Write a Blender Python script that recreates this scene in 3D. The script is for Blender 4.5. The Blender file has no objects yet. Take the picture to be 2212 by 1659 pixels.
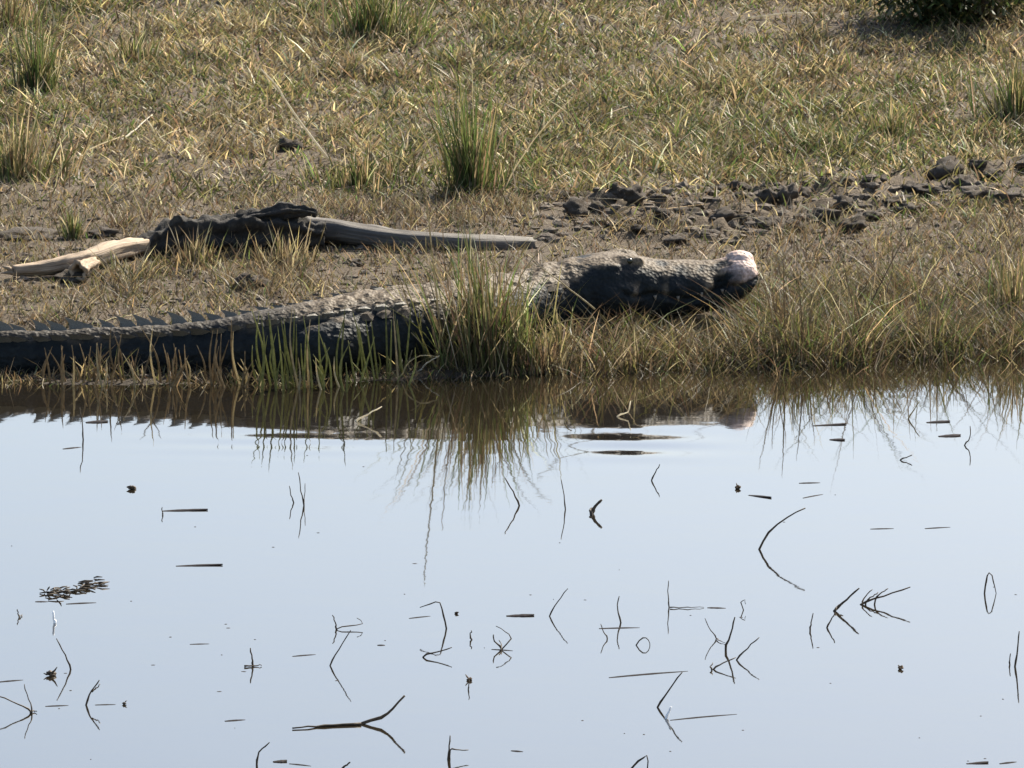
import bpy, bmesh, math, random
import numpy as np
from mathutils import Vector, Matrix, noise as mnoise

random.seed(7)
rng = np.random.default_rng(11)
sc = bpy.context.scene
COL = sc.collection

# ------------------------------------------------------------------ camera, sky, sun, exposure
D = 32.0                       # metres from the camera to the water's edge
PITCH = math.radians(8.5)
WIDTH = 3.6                    # metres across the frame at that distance
cam_d = bpy.data.cameras.new('camera')
cam = bpy.data.objects.new('camera', cam_d)
COL.objects.link(cam)
cam.location = (0, -D * math.cos(PITCH), D * math.sin(PITCH))
cam.rotation_euler = (math.pi / 2 - PITCH, 0, 0)
cam_d.sensor_width = 36.0
cam_d.lens = 36.0 * D / WIDTH
cam_d.clip_start = 0.5
cam_d.clip_end = 6000
sc.camera = cam

SUN_EL, SUN_AZ = math.radians(42), math.radians(36)    # azimuth clockwise from +Y (behind the bank) towards +X
world = bpy.data.worlds.new('World')
sc.world = world
world.use_nodes = True
wn = world.node_tree
bg = wn.nodes['Background']
sky = wn.nodes.new('ShaderNodeTexSky')
sky.sky_type = 'NISHITA'
sky.sun_disc = False
sky.sun_elevation = SUN_EL
sky.sun_rotation = SUN_AZ
sky.altitude = 0
sky.air_density = 1.0
sky.dust_density = 3.0
sky.ozone_density = 3.0
wn.links.new(sky.outputs[0], bg.inputs[0])
bg.inputs[1].default_value = 0.088

sun_d = bpy.data.lights.new('sun', 'SUN')
sun_d.energy = 4.2
sun_d.angle = math.radians(0.53)
sun_d.color = (1.0, 0.92, 0.78)
sun = bpy.data.objects.new('sun', sun_d)
COL.objects.link(sun)
sdir = Vector((math.sin(SUN_AZ) * math.cos(SUN_EL), math.cos(SUN_AZ) * math.cos(SUN_EL), math.sin(SUN_EL)))
sun.rotation_euler = sdir.to_track_quat('Z', 'Y').to_euler()
sun.location = (6, 8, 10)

sc.view_settings.view_transform = 'Standard'
sc.view_settings.look = 'None'
sc.view_settings.gamma = 1.0
sc.view_settings.exposure = 1.35
sc.render.engine = 'CYCLES'

# ------------------------------------------------------------------ photo survey helpers (2212 px wide survey grid -> real places)
F = 2212.0 / WIDTH * D
CW = np.array(cam.location)
FWD = np.array([0, math.cos(PITCH), -math.sin(PITCH)])
UP = np.array([0, math.sin(PITCH), math.cos(PITCH)])
RT = np.array([1.0, 0, 0])

def ray(px, py):
    return FWD + (px - 1106.0) / F * RT + (829.5 - py) / F * UP

def at_z(px, py, z=0.0):
    d = ray(px, py); t = (z - CW[2]) / d[2]
    return CW + d * t

def at_y(px, py, Y):
    d = ray(px, py); t = (Y - CW[1]) / d[1]
    return CW + d * t

def project(x, y, z):
    v0, v1, v2 = x - CW[0], y - CW[1], z - CW[2]
    dep = v1 * FWD[1] + v2 * FWD[2]
    u = v0; w = v1 * UP[1] + v2 * UP[2]
    return 1106 + F * u / dep, 829.5 - F * w / dep

# ------------------------------------------------------------------ noise
def _hash(ix, iy, seed):
    h = (ix.astype(np.int64) * 374761393 + iy.astype(np.int64) * 668265263 + seed * 974711) & 0xffffffff
    h = ((h ^ (h >> 13)) * 1274126177) & 0xffffffff
    return ((h ^ (h >> 16)) & 0xffff) / 65535.0

def vnoise(x, y, seed=0):
    ix = np.floor(x); iy = np.floor(y)
    fx = x - ix; fy = y - iy
    fx = fx * fx * (3 - 2 * fx); fy = fy * fy * (3 - 2 * fy)
    a = _hash(ix, iy, seed); b = _hash(ix + 1, iy, seed); c = _hash(ix, iy + 1, seed); d = _hash(ix + 1, iy + 1, seed)
    return (a * (1 - fx) + b * fx) * (1 - fy) + (c * (1 - fx) + d * fx) * fy

def fbm(x, y, seed=0, oct=4):
    x = np.asarray(x, float); y = np.asarray(y, float)
    t = 0; a = 0.5; n = 0
    for k in range(oct):
        t = t + a * vnoise(x, y, seed + k * 17); n += a
        x = x * 2.03 + 3.1; y = y * 2.03 + 7.7; a *= 0.5
    return t / n

def sstep(a, b, x):
    t = np.clip((x - a) / (b - a), 0, 1)
    return t * t * (3 - 2 * t)

# ------------------------------------------------------------------ the lie of the land
def px_x(px, Y=0.4):
    return (px - 1106) / 614.4 * (D + Y) / D

_wx = np.array([-60, px_x(0), px_x(600), px_x(900), px_x(1050), px_x(1300), px_x(1900), px_x(2212), 4.0, 60])
_wy = np.array([-0.6, 0.00, 0.01, 0.10, 0.20, 0.38, 0.64, 0.74, 0.9, 2.6])

def shore(x):
    return np.interp(x, _wx, _wy) + 0.05 * (fbm(x * 3.1, x * 0 + 4.2, 5) - 0.5)

RIDGE = np.array([(1180, 470), (1300, 440), (1450, 462), (1600, 470), (1700, 440), (1850, 420), (2000, 395), (2212, 385), (2500, 370)], float)
def ridge_dist(px, py):
    cy = np.interp(px, RIDGE[:, 0], RIDGE[:, 1])
    d = np.abs(py - cy)
    return np.where(px < 1170, 999, d)

def base_height(x, y):
    s = y - shore(x)
    h = np.where(s < 0, np.maximum(0.16 * s, -0.5), 0.155 * s - 0.045 * np.maximum(s - 0.55, 0) - 0.045 * np.maximum(s - 0.95, 0))
    left = 1 - sstep(-0.75, -0.1, x)
    shelf = -(0.145 * np.clip(s, 0, 0.3)) * (1 - sstep(0.3, 1.1, s))
    return h + left * shelf

def height(x, y):
    x = np.asarray(x, float); y = np.asarray(y, float)
    s = y - shore(x)
    h = base_height(x, y)
    px, py = project(x, y, h)
    near = np.clip(1.2 - np.abs(x) / 9, 0, 1)
    amp = 0.012 + 0.03 * sstep(1.0, 3.0, s)
    h = h + amp * (fbm(x * 2.2, y * 1.6, 21) - 0.5) * sstep(-0.3, 0.4, s) * 2
    h = h + 0.016 * (fbm(x * 13, y * 10, 31) - 0.5) * sstep(-0.1, 0.1, s)
    r = np.exp(-(ridge_dist(px, py) / 52.0) ** 2) * sstep(1180, 1330, px)
    h = h + r * (0.02 + 0.13 * (fbm(x * 14, y * 12, 41, 3) - 0.45))
    return h

def ground_at(px, py):
    d = ray(px, py)
    t = (0.0 - CW[2]) / d[2]
    for k in range(40):
        p = CW + d * t
        hz = float(height(p[0], p[1]))
        t += 0.5 * (hz - p[2]) / d[2]
    p = CW + d * t
    return np.array([p[0], p[1], float(height(p[0], p[1]))])

# ------------------------------------------------------------------ materials
def newmat(name):
    m = bpy.data.materials.new(name)
    m.use_nodes = True
    nt = m.node_tree
    for n in list(nt.nodes):
        nt.nodes.remove(n)
    out = nt.nodes.new('ShaderNodeOutputMaterial')
    b = nt.nodes.new('ShaderNodeBsdfPrincipled')
    nt.links.new(b.outputs[0], out.inputs[0])
    return m, nt, b, out

def ramp(nt, src, stops):
    r = nt.nodes.new('ShaderNodeValToRGB')
    el = r.color_ramp.elements
    while len(el) < len(stops):
        el.new(0.5)
    for e, (p, c) in zip(el, stops):
        e.position = p; e.color = (*c, 1)
    nt.links.new(src, r.inputs[0])
    return r.outputs[0]

def noise_tex(nt, scale, detail=5, rough=0.6, vec=None, dist=0.0):
    n = nt.nodes.new('ShaderNodeTexNoise')
    n.inputs['Scale'].default_value = scale
    n.inputs['Detail'].default_value = detail
    n.inputs['Roughness'].default_value = rough
    n.inputs['Distortion'].default_value = dist
    if vec is not None:
        nt.links.new(vec, n.inputs['Vector'])
    return n.outputs[0]

def objcoord(nt, scale=None):
    t = nt.nodes.new('ShaderNodeTexCoord')
    if scale is None:
        return t.outputs['Object']
    mp = nt.nodes.new('ShaderNodeMapping')
    mp.inputs['Scale'].default_value = scale
    nt.links.new(t.outputs['Object'], mp.inputs['Vector'])
    return mp.outputs[0]

def bump(nt, b, h, strength, dist):
    bp = nt.nodes.new('ShaderNodeBump')
    bp.inputs['Strength'].default_value = strength
    bp.inputs['Distance'].default_value = dist
    nt.links.new(h, bp.inputs['Height'])
    nt.links.new(bp.outputs[0], b.inputs['Normal'])

def mixcol(nt, fac, a, b):
    m = nt.nodes.new('ShaderNodeMix')
    m.data_type = 'RGBA'
    if isinstance(fac, float):
        m.inputs[0].default_value = fac
    else:
        nt.links.new(fac, m.inputs[0])
    for i, v in ((6, a), (7, b)):
        if isinstance(v, tuple):
            m.inputs[i].default_value = (*v, 1)
        else:
            nt.links.new(v, m.inputs[i])
    return m.outputs[2]

# earth
M_EARTH, nt, b, _ = newmat('earth')
oc = objcoord(nt)
n1 = noise_tex(nt, 1.7, 6, 0.65, oc)
n2 = noise_tex(nt, 22, 6, 0.7, oc)
c1 = ramp(nt, n1, [(0.3, (0.07, 0.05, 0.031)), (0.55, (0.108, 0.08, 0.05)), (0.75, (0.15, 0.113, 0.071))])
c2 = ramp(nt, n2, [(0.3, (0.04, 0.029, 0.018)), (0.5, (0.095, 0.071, 0.045)), (0.75, (0.185, 0.143, 0.093))])
dry = mixcol(nt, 0.55, c1, c2)
sx = nt.nodes.new('ShaderNodeSeparateXYZ'); nt.links.new(oc, sx.inputs[0])
wz = nt.nodes.new('ShaderNodeMath'); wz.operation = 'MULTIPLY_ADD'          # soaked mud: low ground, with a ragged edge
nt.links.new(n1, wz.inputs[0]); wz.inputs[1].default_value = 0.03; nt.links.new(sx.outputs[2], wz.inputs[2])
wet = nt.nodes.new('ShaderNodeMapRange'); wet.inputs[1].default_value = 0.02; wet.inputs[2].default_value = 0.055
wet.inputs[3].default_value = 0.85; wet.inputs[4].default_value = 0.0
nt.links.new(wz.outputs[0], wet.inputs[0])
nt.links.new(mixcol(nt, wet.outputs[0], dry, (0.03, 0.022, 0.014)), b.inputs['Base Color'])
b.inputs['Roughness'].default_value = 0.85
b.inputs['Specular IOR Level'].default_value = 0.25
n3 = noise_tex(nt, 55, 5, 0.7, oc)
bump(nt, b, n3, 0.9, 0.02)

# dark mud clods
def mud_mat(name, lo, mid, hi, rough=0.7):
    m, nt, b, _ = newmat(name)
    oc = objcoord(nt)
    n2 = noise_tex(nt, 26, 6, 0.7, oc)
    nt.links.new(ramp(nt, n2, [(0.3, lo), (0.55, mid), (0.78, hi)]), b.inputs['Base Color'])
    b.inputs['Roughness'].default_value = rough
    bump(nt, b, noise_tex(nt, 70, 5, 0.7, oc), 0.8, 0.012)
    return m
M_CLOD = mud_mat('mud_dark', (0.035, 0.026, 0.017), (0.085, 0.064, 0.042), (0.155, 0.12, 0.08), .9)
M_CLODL = mud_mat('mud_dry', (0.06, 0.046, 0.031), (0.12, 0.093, 0.064), (0.23, 0.185, 0.135), 0.9)
M_ROOT = mud_mat('mud_root', (0.012, 0.010, 0.008), (0.032, 0.027, 0.02), (0.11, 0.09, 0.062), 0.9)

# water
M_WATER, nt, b, wout = newmat('water')
b.inputs['Base Color'].default_value = (0.022, 0.017, 0.010, 1)
b.inputs['Specular IOR Level'].default_value = 0.0
b.inputs['Roughness'].default_value = 0.03
b.inputs['IOR'].default_value = 1.33
oc = objcoord(nt)
wv1 = noise_tex(nt, 1.3, 3, 0.5, oc)
wv2 = noise_tex(nt, 9, 3, 0.55, oc)
mm = nt.nodes.new('ShaderNodeMath'); mm.operation = 'MULTIPLY_ADD'
nt.links.new(wv2, mm.inputs[0]); mm.inputs[1].default_value = 0.1
nt.links.new(wv1, mm.inputs[2])
bump(nt, b, mm.outputs[0], 0.08, 0.03)
gl = nt.nodes.new('ShaderNodeBsdfGlossy'); gl.inputs['Roughness'].default_value = 0.03
nt.links.new(b.inputs['Normal'].links[0].from_socket, gl.inputs['Normal'])
fr = nt.nodes.new('ShaderNodeFresnel'); fr.inputs['IOR'].default_value = 1.33
fm = nt.nodes.new('ShaderNodeMath'); fm.operation = 'MULTIPLY'; fm.use_clamp = True
nt.links.new(fr.outputs[0], fm.inputs[0]); fm.inputs[1].default_value = 1.65
wm = nt.nodes.new('ShaderNodeMixShader')
nt.links.new(fm.outputs[0], wm.inputs[0]); nt.links.new(b.outputs[0], wm.inputs[1]); nt.links.new(gl.outputs[0], wm.inputs[2])
nt.links.new(wm.outputs[0], wout.inputs[0])

# blades of grass: colour of each blade from its own attribute, light passing through
def blade_mat(name, trans=0.4, rough=0.55, spec=0.3):
    m, nt, b, out = newmat(name)
    at = nt.nodes.new('ShaderNodeAttribute'); at.attribute_name = 'tint'
    nt.links.new(at.outputs['Color'], b.inputs['Base Color'])
    b.inputs['Roughness'].default_value = rough
    b.inputs['Specular IOR Level'].default_value = spec
    tr = nt.nodes.new('ShaderNodeBsdfTranslucent')
    nt.links.new(at.outputs['Color'], tr.inputs[0])
    mx = nt.nodes.new('ShaderNodeMixShader'); mx.inputs[0].default_value = trans
    nt.links.new(b.outputs[0], mx.inputs[1]); nt.links.new(tr.outputs[0], mx.inputs[2])
    nt.links.new(mx.outputs[0], out.inputs[0])
    return m
M_BLADE = blade_mat('grass_blade')

def stem_mat(name, lo, hi, rough=0.6, trans=0.0):
    m, nt, b, out = newmat(name)
    oi = nt.nodes.new('ShaderNodeObjectInfo')
    oc = objcoord(nt)
    n2 = noise_tex(nt, 60, 4, 0.6, oc)
    c = ramp(nt, n2, [(0.3, lo), (0.7, hi)])
    hsv = nt.nodes.new('ShaderNodeHueSaturation')
    mr = nt.nodes.new('ShaderNodeMapRange')
    mr.inputs[3].default_value = 0.7; mr.inputs[4].default_value = 1.3
    nt.links.new(oi.outputs['Random'], mr.inputs[0])
    nt.links.new(mr.outputs[0], hsv.inputs['Value'])
    nt.links.new(c, hsv.inputs['Color'])
    nt.links.new(hsv.outputs[0], b.inputs['Base Color'])
    b.inputs['Roughness'].default_value = rough
    b.inputs['Specular IOR Level'].default_value = .2
    if trans:
        tr = nt.nodes.new('ShaderNodeBsdfTranslucent'); nt.links.new(hsv.outputs[0], tr.inputs[0])
        mx = nt.nodes.new('ShaderNodeMixShader'); mx.inputs[0].default_value = trans
        nt.links.new(b.outputs[0], mx.inputs[1]); nt.links.new(tr.outputs[0], mx.inputs[2]); nt.links.new(mx.outputs[0], out.inputs[0])
    return m
M_STRAW = stem_mat('straw', (0.36, 0.30, 0.17), (0.6, 0.52, 0.33), .6, .5)
M_PALE = stem_mat('pale_straw', (0.55, 0.49, 0.36), (0.78, 0.73, 0.6), .6, .5)
M_TWIG = stem_mat('dark_twig', (0.035, 0.025, 0.016), (0.09, 0.066, 0.04))
M_TWIGB = stem_mat('brown_twig', (0.045, 0.03, 0.018), (0.10, 0.068, 0.04), .9)
M_LEAF = stem_mat('sodden_leaf', (0.012, 0.011, 0.012), (0.03, 0.024, 0.022), .95)
M_WHITE = stem_mat('white_fleck', (0.7, 0.69, 0.66), (0.85, 0.84, 0.8))
M_REED = stem_mat('reed_green', (0.15, 0.16, 0.05), (0.33, 0.32, 0.12), .6, .45)
M_REEDB = stem_mat('reed_brown', (0.17, 0.12, 0.06), (0.38, 0.29, 0.16), .6, .45)

# wood
def wood_mat(name, lo, mid, hi, sc3, rough=0.75):
    m, nt, b, _ = newmat(name)
    uv = nt.nodes.new('ShaderNodeUVMap')
    mp = nt.nodes.new('ShaderNodeMapping'); mp.inputs['Scale'].default_value = sc3
    nt.links.new(uv.outputs[0], mp.inputs[0])
    n = noise_tex(nt, 1.0, 6, 0.65, mp.outputs[0], 0.3)
    oc = objcoord(nt)
    n2 = noise_tex(nt, 9, 4, 0.6, oc)
    c = ramp(nt, n, [(0.3, lo), (0.5, mid), (0.72, hi)])
    c = mixcol(nt, ramp(nt, n2, [(0.45, (0, 0, 0)), (0.7, (0.7, 0.7, 0.7))]), c, lo)
    nt.links.new(c, b.inputs['Base Color'])
    b.inputs['Roughness'].default_value = rough
    bump(nt, b, n, 0.8, 0.008)
    return m
M_WGREY = wood_mat('weathered_wood_grey', (0.05, 0.042, 0.034), (0.10, 0.086, 0.068), (0.17, 0.15, 0.12), (3, 26, 1))
M_WPALE = wood_mat('bleached_wood', (0.13, 0.085, 0.05), (0.33, 0.24, 0.15), (0.50, 0.39, 0.275), (4, 30, 1))

# hide
M_HIDE, nt, b, _ = newmat('crocodile_hide')
at = nt.nodes.new('ShaderNodeAttribute'); at.attribute_name = 'mud'
sep = nt.nodes.new('ShaderNodeSeparateColor')
nt.links.new(at.outputs['Color'], sep.inputs[0])
oc = objcoord(nt)
n1 = noise_tex(nt, 30, 6, 0.7, oc)
n2 = noise_tex(nt, 85, 5, 0.7, oc)
hide = ramp(nt, n1, [(0.3, (0.006, 0.008, 0.009)), (0.6, (0.014, 0.017, 0.017)), (0.8, (0.035, 0.034, 0.028))])
mudc = ramp(nt, n2, [(0.28, (0.04, 0.031, 0.022)), (0.48, (0.115, 0.088, 0.058)), (0.75, (0.22, 0.175, 0.115))])
pink = ramp(nt, n2, [(0.3, (0.30, 0.20, 0.16)), (0.6, (0.6, 0.46, 0.39))])
c = mixcol(nt, sep.outputs[0], hide, mudc)
c = mixcol(nt, sep.outputs[1], c, pink)
nt.links.new(c, b.inputs['Base Color'])
b.inputs['Roughness'].default_value = 0.62
b.inputs['Specular IOR Level'].default_value = 0.15
vo = nt.nodes.new('ShaderNodeTexVoronoi'); vo.inputs['Scale'].default_value = 75
nt.links.new(oc, vo.inputs['Vector'])
bump(nt, b, vo.outputs['Distance'], 0.6, 0.006)

M_BACK = mud_mat('mud_on_back', (.05, .04, .028), (.12, .092, .062), (.21, .165, .11), .9)
M_SCUTE, nt, b, _ = newmat('scute')
oc = objcoord(nt)
oi = nt.nodes.new('ShaderNodeObjectInfo')
n1 = noise_tex(nt, 40, 5, 0.7, oc)
sc_c = ramp(nt, n1, [(0.35, (0.05, 0.048, 0.04)), (0.55, (0.15, 0.135, 0.10)), (0.75, (0.33, 0.29, 0.22))])
nt.links.new(sc_c, b.inputs['Base Color'])
b.inputs['Roughness'].default_value = 0.6
bump(nt, b, n1, 0.5, 0.004)
M_EYE, nt, b, _ = newmat('eye')
b.inputs['Base Color'].default_value = (0.03, 0.028, 0.012, 1); b.inputs['Roughness'].default_value = 0.15
M_TOOTH, nt, b, _ = newmat('tooth')
b.inputs['Base Color'].default_value = (0.2, 0.16, 0.11, 1); b.inputs['Roughness'].default_value = 0.4

# ------------------------------------------------------------------ object helpers
def tag(o, label=None, cat=None, group=None, kind=None):
    if label: o['label'] = label
    if cat: o['category'] = cat
    if group: o['group'] = group
    if kind: o['kind'] = kind
    return o

def link(name, me, mat=None, parent=None):
    o = bpy.data.objects.new(name, me)
    COL.objects.link(o)
    if mat is not None and me is not None and len(me.materials) == 0:
        me.materials.append(mat)
    if parent is not None:
        o.parent = parent
    return o

def empty(name, loc):
    o = bpy.data.objects.new(name, None)
    o.empty_display_size = 0.05
    COL.objects.link(o)
    o.location = loc
    return o

def mesh_np(name, verts, faces_flat, loop_tot, smooth=True, tint=None, attr='tint'):
    me = bpy.data.meshes.new(name)
    nv = len(verts)
    me.vertices.add(nv)
    me.vertices.foreach_set('co', np.asarray(verts, np.float32).ravel())
    nl = len(faces_flat)
    me.loops.add(nl)
    me.loops.foreach_set('vertex_index', np.asarray(faces_flat, np.int32))
    nf = len(loop_tot)
    me.polygons.add(nf)
    st = np.zeros(nf, np.int32); st[1:] = np.cumsum(loop_tot)[:-1]
    me.polygons.foreach_set('loop_start', st)
    me.polygons.foreach_set('loop_total', np.asarray(loop_tot, np.int32))
    me.polygons.foreach_set('use_smooth', np.full(nf, smooth))
    me.update(calc_edges=True)
    if tint is not None:
        a = me.color_attributes.new(attr, 'FLOAT_COLOR', 'POINT')
        c = np.ones((nv, 4), np.float32); c[:, :tint.shape[1]] = tint
        a.data.foreach_set('color', c.ravel())
    me.validate()
    return me

def blades(name, base, h, w, leandir, lean, bend, face, tint, segs=2, tipw=0.0):
    """many separate blades: base (N,3); each a tapering curved strip"""
    N = len(base)
    rows = segs
    nvp = rows * 2 + 1
    V = np.zeros((N, nvp, 3)); C = np.zeros((N, nvp, 3))
    ld = np.stack([np.cos(leandir), np.sin(leandir), np.zeros(N)], 1)
    fd = np.stack([np.cos(face), np.sin(face), np.zeros(N)], 1)
    for r in range(rows + 1):
        t = r / rows
        off = (lean * t + bend * t * t)[:, None] * ld * h[:, None]
        zz = h * t * np.sqrt(np.clip(1 - 0.25 * (lean + bend) ** 2 * t, 0.15, 1))
        ctr = base + off
        ctr[:, 2] += zz
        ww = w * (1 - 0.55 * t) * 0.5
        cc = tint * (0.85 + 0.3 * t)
        if r < rows:
            V[:, 2 * r] = ctr - fd * ww[:, None]
            V[:, 2 * r + 1] = ctr + fd * ww[:, None]
            C[:, 2 * r] = cc; C[:, 2 * r + 1] = cc
        else:
            V[:, 2 * r] = ctr; C[:, 2 * r] = cc
    idx = (np.arange(N) * nvp)[:, None]
    pat = []
    tot = []
    for r in range(rows - 1):
        pat += [2 * r, 2 * r + 1, 2 * r + 3, 2 * r + 2]; tot.append(4)
    r = rows - 1
    pat += [2 * r, 2 * r + 1, 2 * r + 2]; tot.append(3)
    faces = (idx + np.array(pat)[None, :]).ravel()
    return mesh_np(name, V.reshape(-1, 3), faces, np.tile(tot, N), True, C.reshape(-1, 3))

def tube(bm, pts, radii, n=6, cap=True, uvl=None):
    pts = [Vector(p) for p in pts]
    rings = []
    L = len(pts)
    prev = None
    for i, p in enumerate(pts):
        t = (pts[min(i + 1, L - 1)] - pts[max(i - 1, 0)])
        if t.length < 1e-9: t = Vector((0, 0, 1))
        t.normalize()
        if prev is None:
            a = Vector((0, 0, 1)) if abs(t.z) < 0.9 else Vector((0, 1, 0))
            u = t.cross(a).normalized()
        else:
            u = (prev - t * prev.dot(t)).normalized()
        prev = u
        v = t.cross(u)
        r = radii[i] if hasattr(radii, '__len__') else radii
        rings.append([bm.verts.new(p + (u * math.cos(2 * math.pi * k / n) + v * math.sin(2 * math.pi * k / n)) * r) for k in range(n)])
    for i in range(L - 1):
        for k in range(n):
            bm.faces.new((rings[i][k], rings[i][(k + 1) % n], rings[i + 1][(k + 1) % n], rings[i + 1][k]))
    if cap:
        bm.faces.new(list(reversed(rings[0]))); bm.faces.new(rings[-1])
    return rings

def bm_mesh(name, bm, smooth=True):
    me = bpy.data.meshes.new(name)
    bm.normal_update()
    bm.to_mesh(me); bm.free()
    me.polygons.foreach_set('use_smooth', np.full(len(me.polygons), smooth))
    return me

def smooth_path(pts, n=10, wob=0.0):
    """catmull-rom through pts"""
    P = [Vector(p) for p in pts]
    if len(P) == 2:
        out = [P[0].lerp(P[1], i / n) for i in range(n + 1)]
    else:
        Q = [P[0] * 2 - P[1]] + P + [P[-1] * 2 - P[-2]]
        out = []
        per = max(2, n // (len(P) - 1))
        for i in range(1, len(Q) - 2):
            for k in range(per):
                t = k / per
                a, b_, c, d = Q[i - 1], Q[i], Q[i + 1], Q[i + 2]
                out.append(0.5 * ((2 * b_) + (c - a) * t + (2 * a - 5 * b_ + 4 * c - d) * t * t + (3 * b_ - a - 3 * c + d) * t ** 3))
        out.append(P[-1])
    if wob:
        for i in range(1, len(out)):
            out[i] = out[i] + Vector((random.gauss(0, wob), random.gauss(0, wob), random.gauss(0, wob)))
    return out

# ------------------------------------------------------------------ ground
gx = np.concatenate([np.array([-400, -150, -60, -25, -10, -6]), np.arange(-3.4, 3.401, 0.022), np.array([6, 10, 25, 60, 150, 400])])
gy = np.concatenate([np.array([-60, -20, -6, -2]), np.arange(-0.9, 3.2, 0.02), np.arange(3.2, 10, 0.045), np.array([11, 13, 17, 25, 45, 90, 200, 500, 1500])])
GX, GY = np.meshgrid(gx, gy)
GZ = height(GX, GY)
far = sstep(9, 40, GY) + sstep(5, 30, np.abs(GX))
GZ = np.where(GY > 9, np.minimum(GZ, 0.65 + 0.0 * GY), GZ)
nx, ny = len(gx), len(gy)
ii = np.arange(nx * ny).reshape(ny, nx)
q = np.stack([ii[:-1, :-1], ii[:-1, 1:], ii[1:, 1:], ii[1:, :-1]], -1).reshape(-1, 4)
ground = link('ground', mesh_np('ground', np.stack([GX, GY, GZ], -1).reshape(-1, 3), q.ravel(), np.full(len(q), 4)), M_EARTH)
tag(ground, 'brown earth of the river bank under grass and mud', None, None, 'structure')

# ------------------------------------------------------------------ water: a sheet with a real low ripple near the reeds
wx = np.concatenate([np.array([-400, -100, -30, -10, -5]), np.arange(-2.6, 2.61, 0.035), np.array([5, 10, 30, 100, 400])])
wy = np.concatenate([np.array([-400, -100, -40, -26, -15, -9]), np.arange(-8, -2, 0.12), np.arange(-2, 2.0, 0.025), np.array([2.6])])
WX, WY = np.meshgrid(wx, wy)
rp = at_z(1370, 962, 0); lp = at_z(640, 955, 0)
def ripple(c, ax, ay, amp, k):
    d2 = ((WX - c[0]) / ax) ** 2 + ((WY - c[1]) / ay) ** 2
    return amp * np.exp(-d2) * np.sin(k * (WY - c[1]) + 1.3 * (WX - c[0]))
WZ = ripple(rp, 0.22, 0.3, 0.0016, 17) + ripple(lp, 0.4, 0.3, 0.0005, 24)
nx, ny = len(wx), len(wy)
ii = np.arange(nx * ny).reshape(ny, nx)
q = np.stack([ii[:-1, :-1], ii[:-1, 1:], ii[1:, 1:], ii[1:, :-1]], -1).reshape(-1, 4)
water = link('water', mesh_np('water', np.stack([WX, WY, WZ], -1).reshape(-1, 3), q.ravel(), np.full(len(q), 4)), M_WATER)
tag(water, 'calm pale water mirroring the sky', None, None, 'structure')

# ------------------------------------------------------------------ the crocodile
# station: survey px of the spine, distance back Y, survey row of its top, half width, [survey row of underside or None for ground]
ST = [
    (-420, .24, 742, .030, None), (-250, .26, 732, .045, None), (-120, .27, 724, .055, None),
    (0, .28, 718, .062, None), (130, .28, 714, .07, None), (300, .29, 708, .082, None), (420, .30, 698, .096, None),
    (520, .31, 684, .112, None), (620, .34, 664, .14, None), (710, .39, 648, .175, None), (800, .45, 634, .205, None),
    (890, .54, 622, .225, None), (980, .65, 610, .22, None), (1060, .75, 598, .20, None), (1130, .84, 588, .165, None),
    (1190, .92, 572, .14, None), (1240, .96, 556, .15, 692), (1285, .98, 542, .16, 690), (1330, 1.0, 538, .16, 688),
    (1375, 1.01, 545, .15, 684), (1420, 1.02, 551, .14, 686), (1465, 1.03, 554, .128, 681), (1510, 1.04, 555, .118, 675),
    (1545, 1.05, 555, .102, 666), (1580, 1.055, 546, .108, 655), (1606, 1.06, 545, .10, 640), (1624, 1.062, 554, .078, 624), (1634, 1.063, 570, .042, 606),
]
cs = []
for (px, Y, top, hw, bot) in ST:
    zt = at_y(px, top, Y)
    zb = float(base_height(zt[0], Y)) - 0.015 if bot is None else at_y(px, bot, Y)[2]
    cs.append((zt[0], Y, zb, zt[2], hw))
cs = np.array(cs)
tt = np.linspace(0, len(cs) - 1, (len(cs) - 1) * 8 + 1)
def cr(a):
    Q = np.concatenate([[2 * a[0] - a[1]], a, [2 * a[-1] - a[-2]]])
    i = np.minimum(tt.astype(int), len(a) - 2); f = tt - i
    p0, p1, p2, p3 = Q[i], Q[i + 1], Q[i + 2], Q[i + 3]
    return .5 * (2 * p1 + (p2 - p0) * f + (2 * p0 - 5 * p1 + 4 * p2 - p3) * f ** 2 + (3 * p1 - p0 - 3 * p2 + p3) * f ** 3)
S = np.stack([cr(cs[:, k]) for k in range(5)], 1)
TAN = np.gradient(S[:, :2], axis=0); TAN /= np.linalg.norm(TAN, axis=1)[:, None]
LAT = np.stack([TAN[:, 1], -TAN[:, 0]], 1)      # points to the animal's right = towards the camera
ARC = np.concatenate([[0], np.cumsum(np.linalg.norm(np.diff(S[:, :2], axis=0), axis=1))])
PXS = np.interp(tt, np.arange(len(ST)), [s[0] for s in ST])
croot = empty('crocodile', (float(S[90, 0]), float(S[90, 1]), float(S[90, 2])))
tag(croot, 'large dark mud-caked crocodile lying on the bank, snout pointing right', 'crocodile')
CR = np.array(croot.location)

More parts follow.
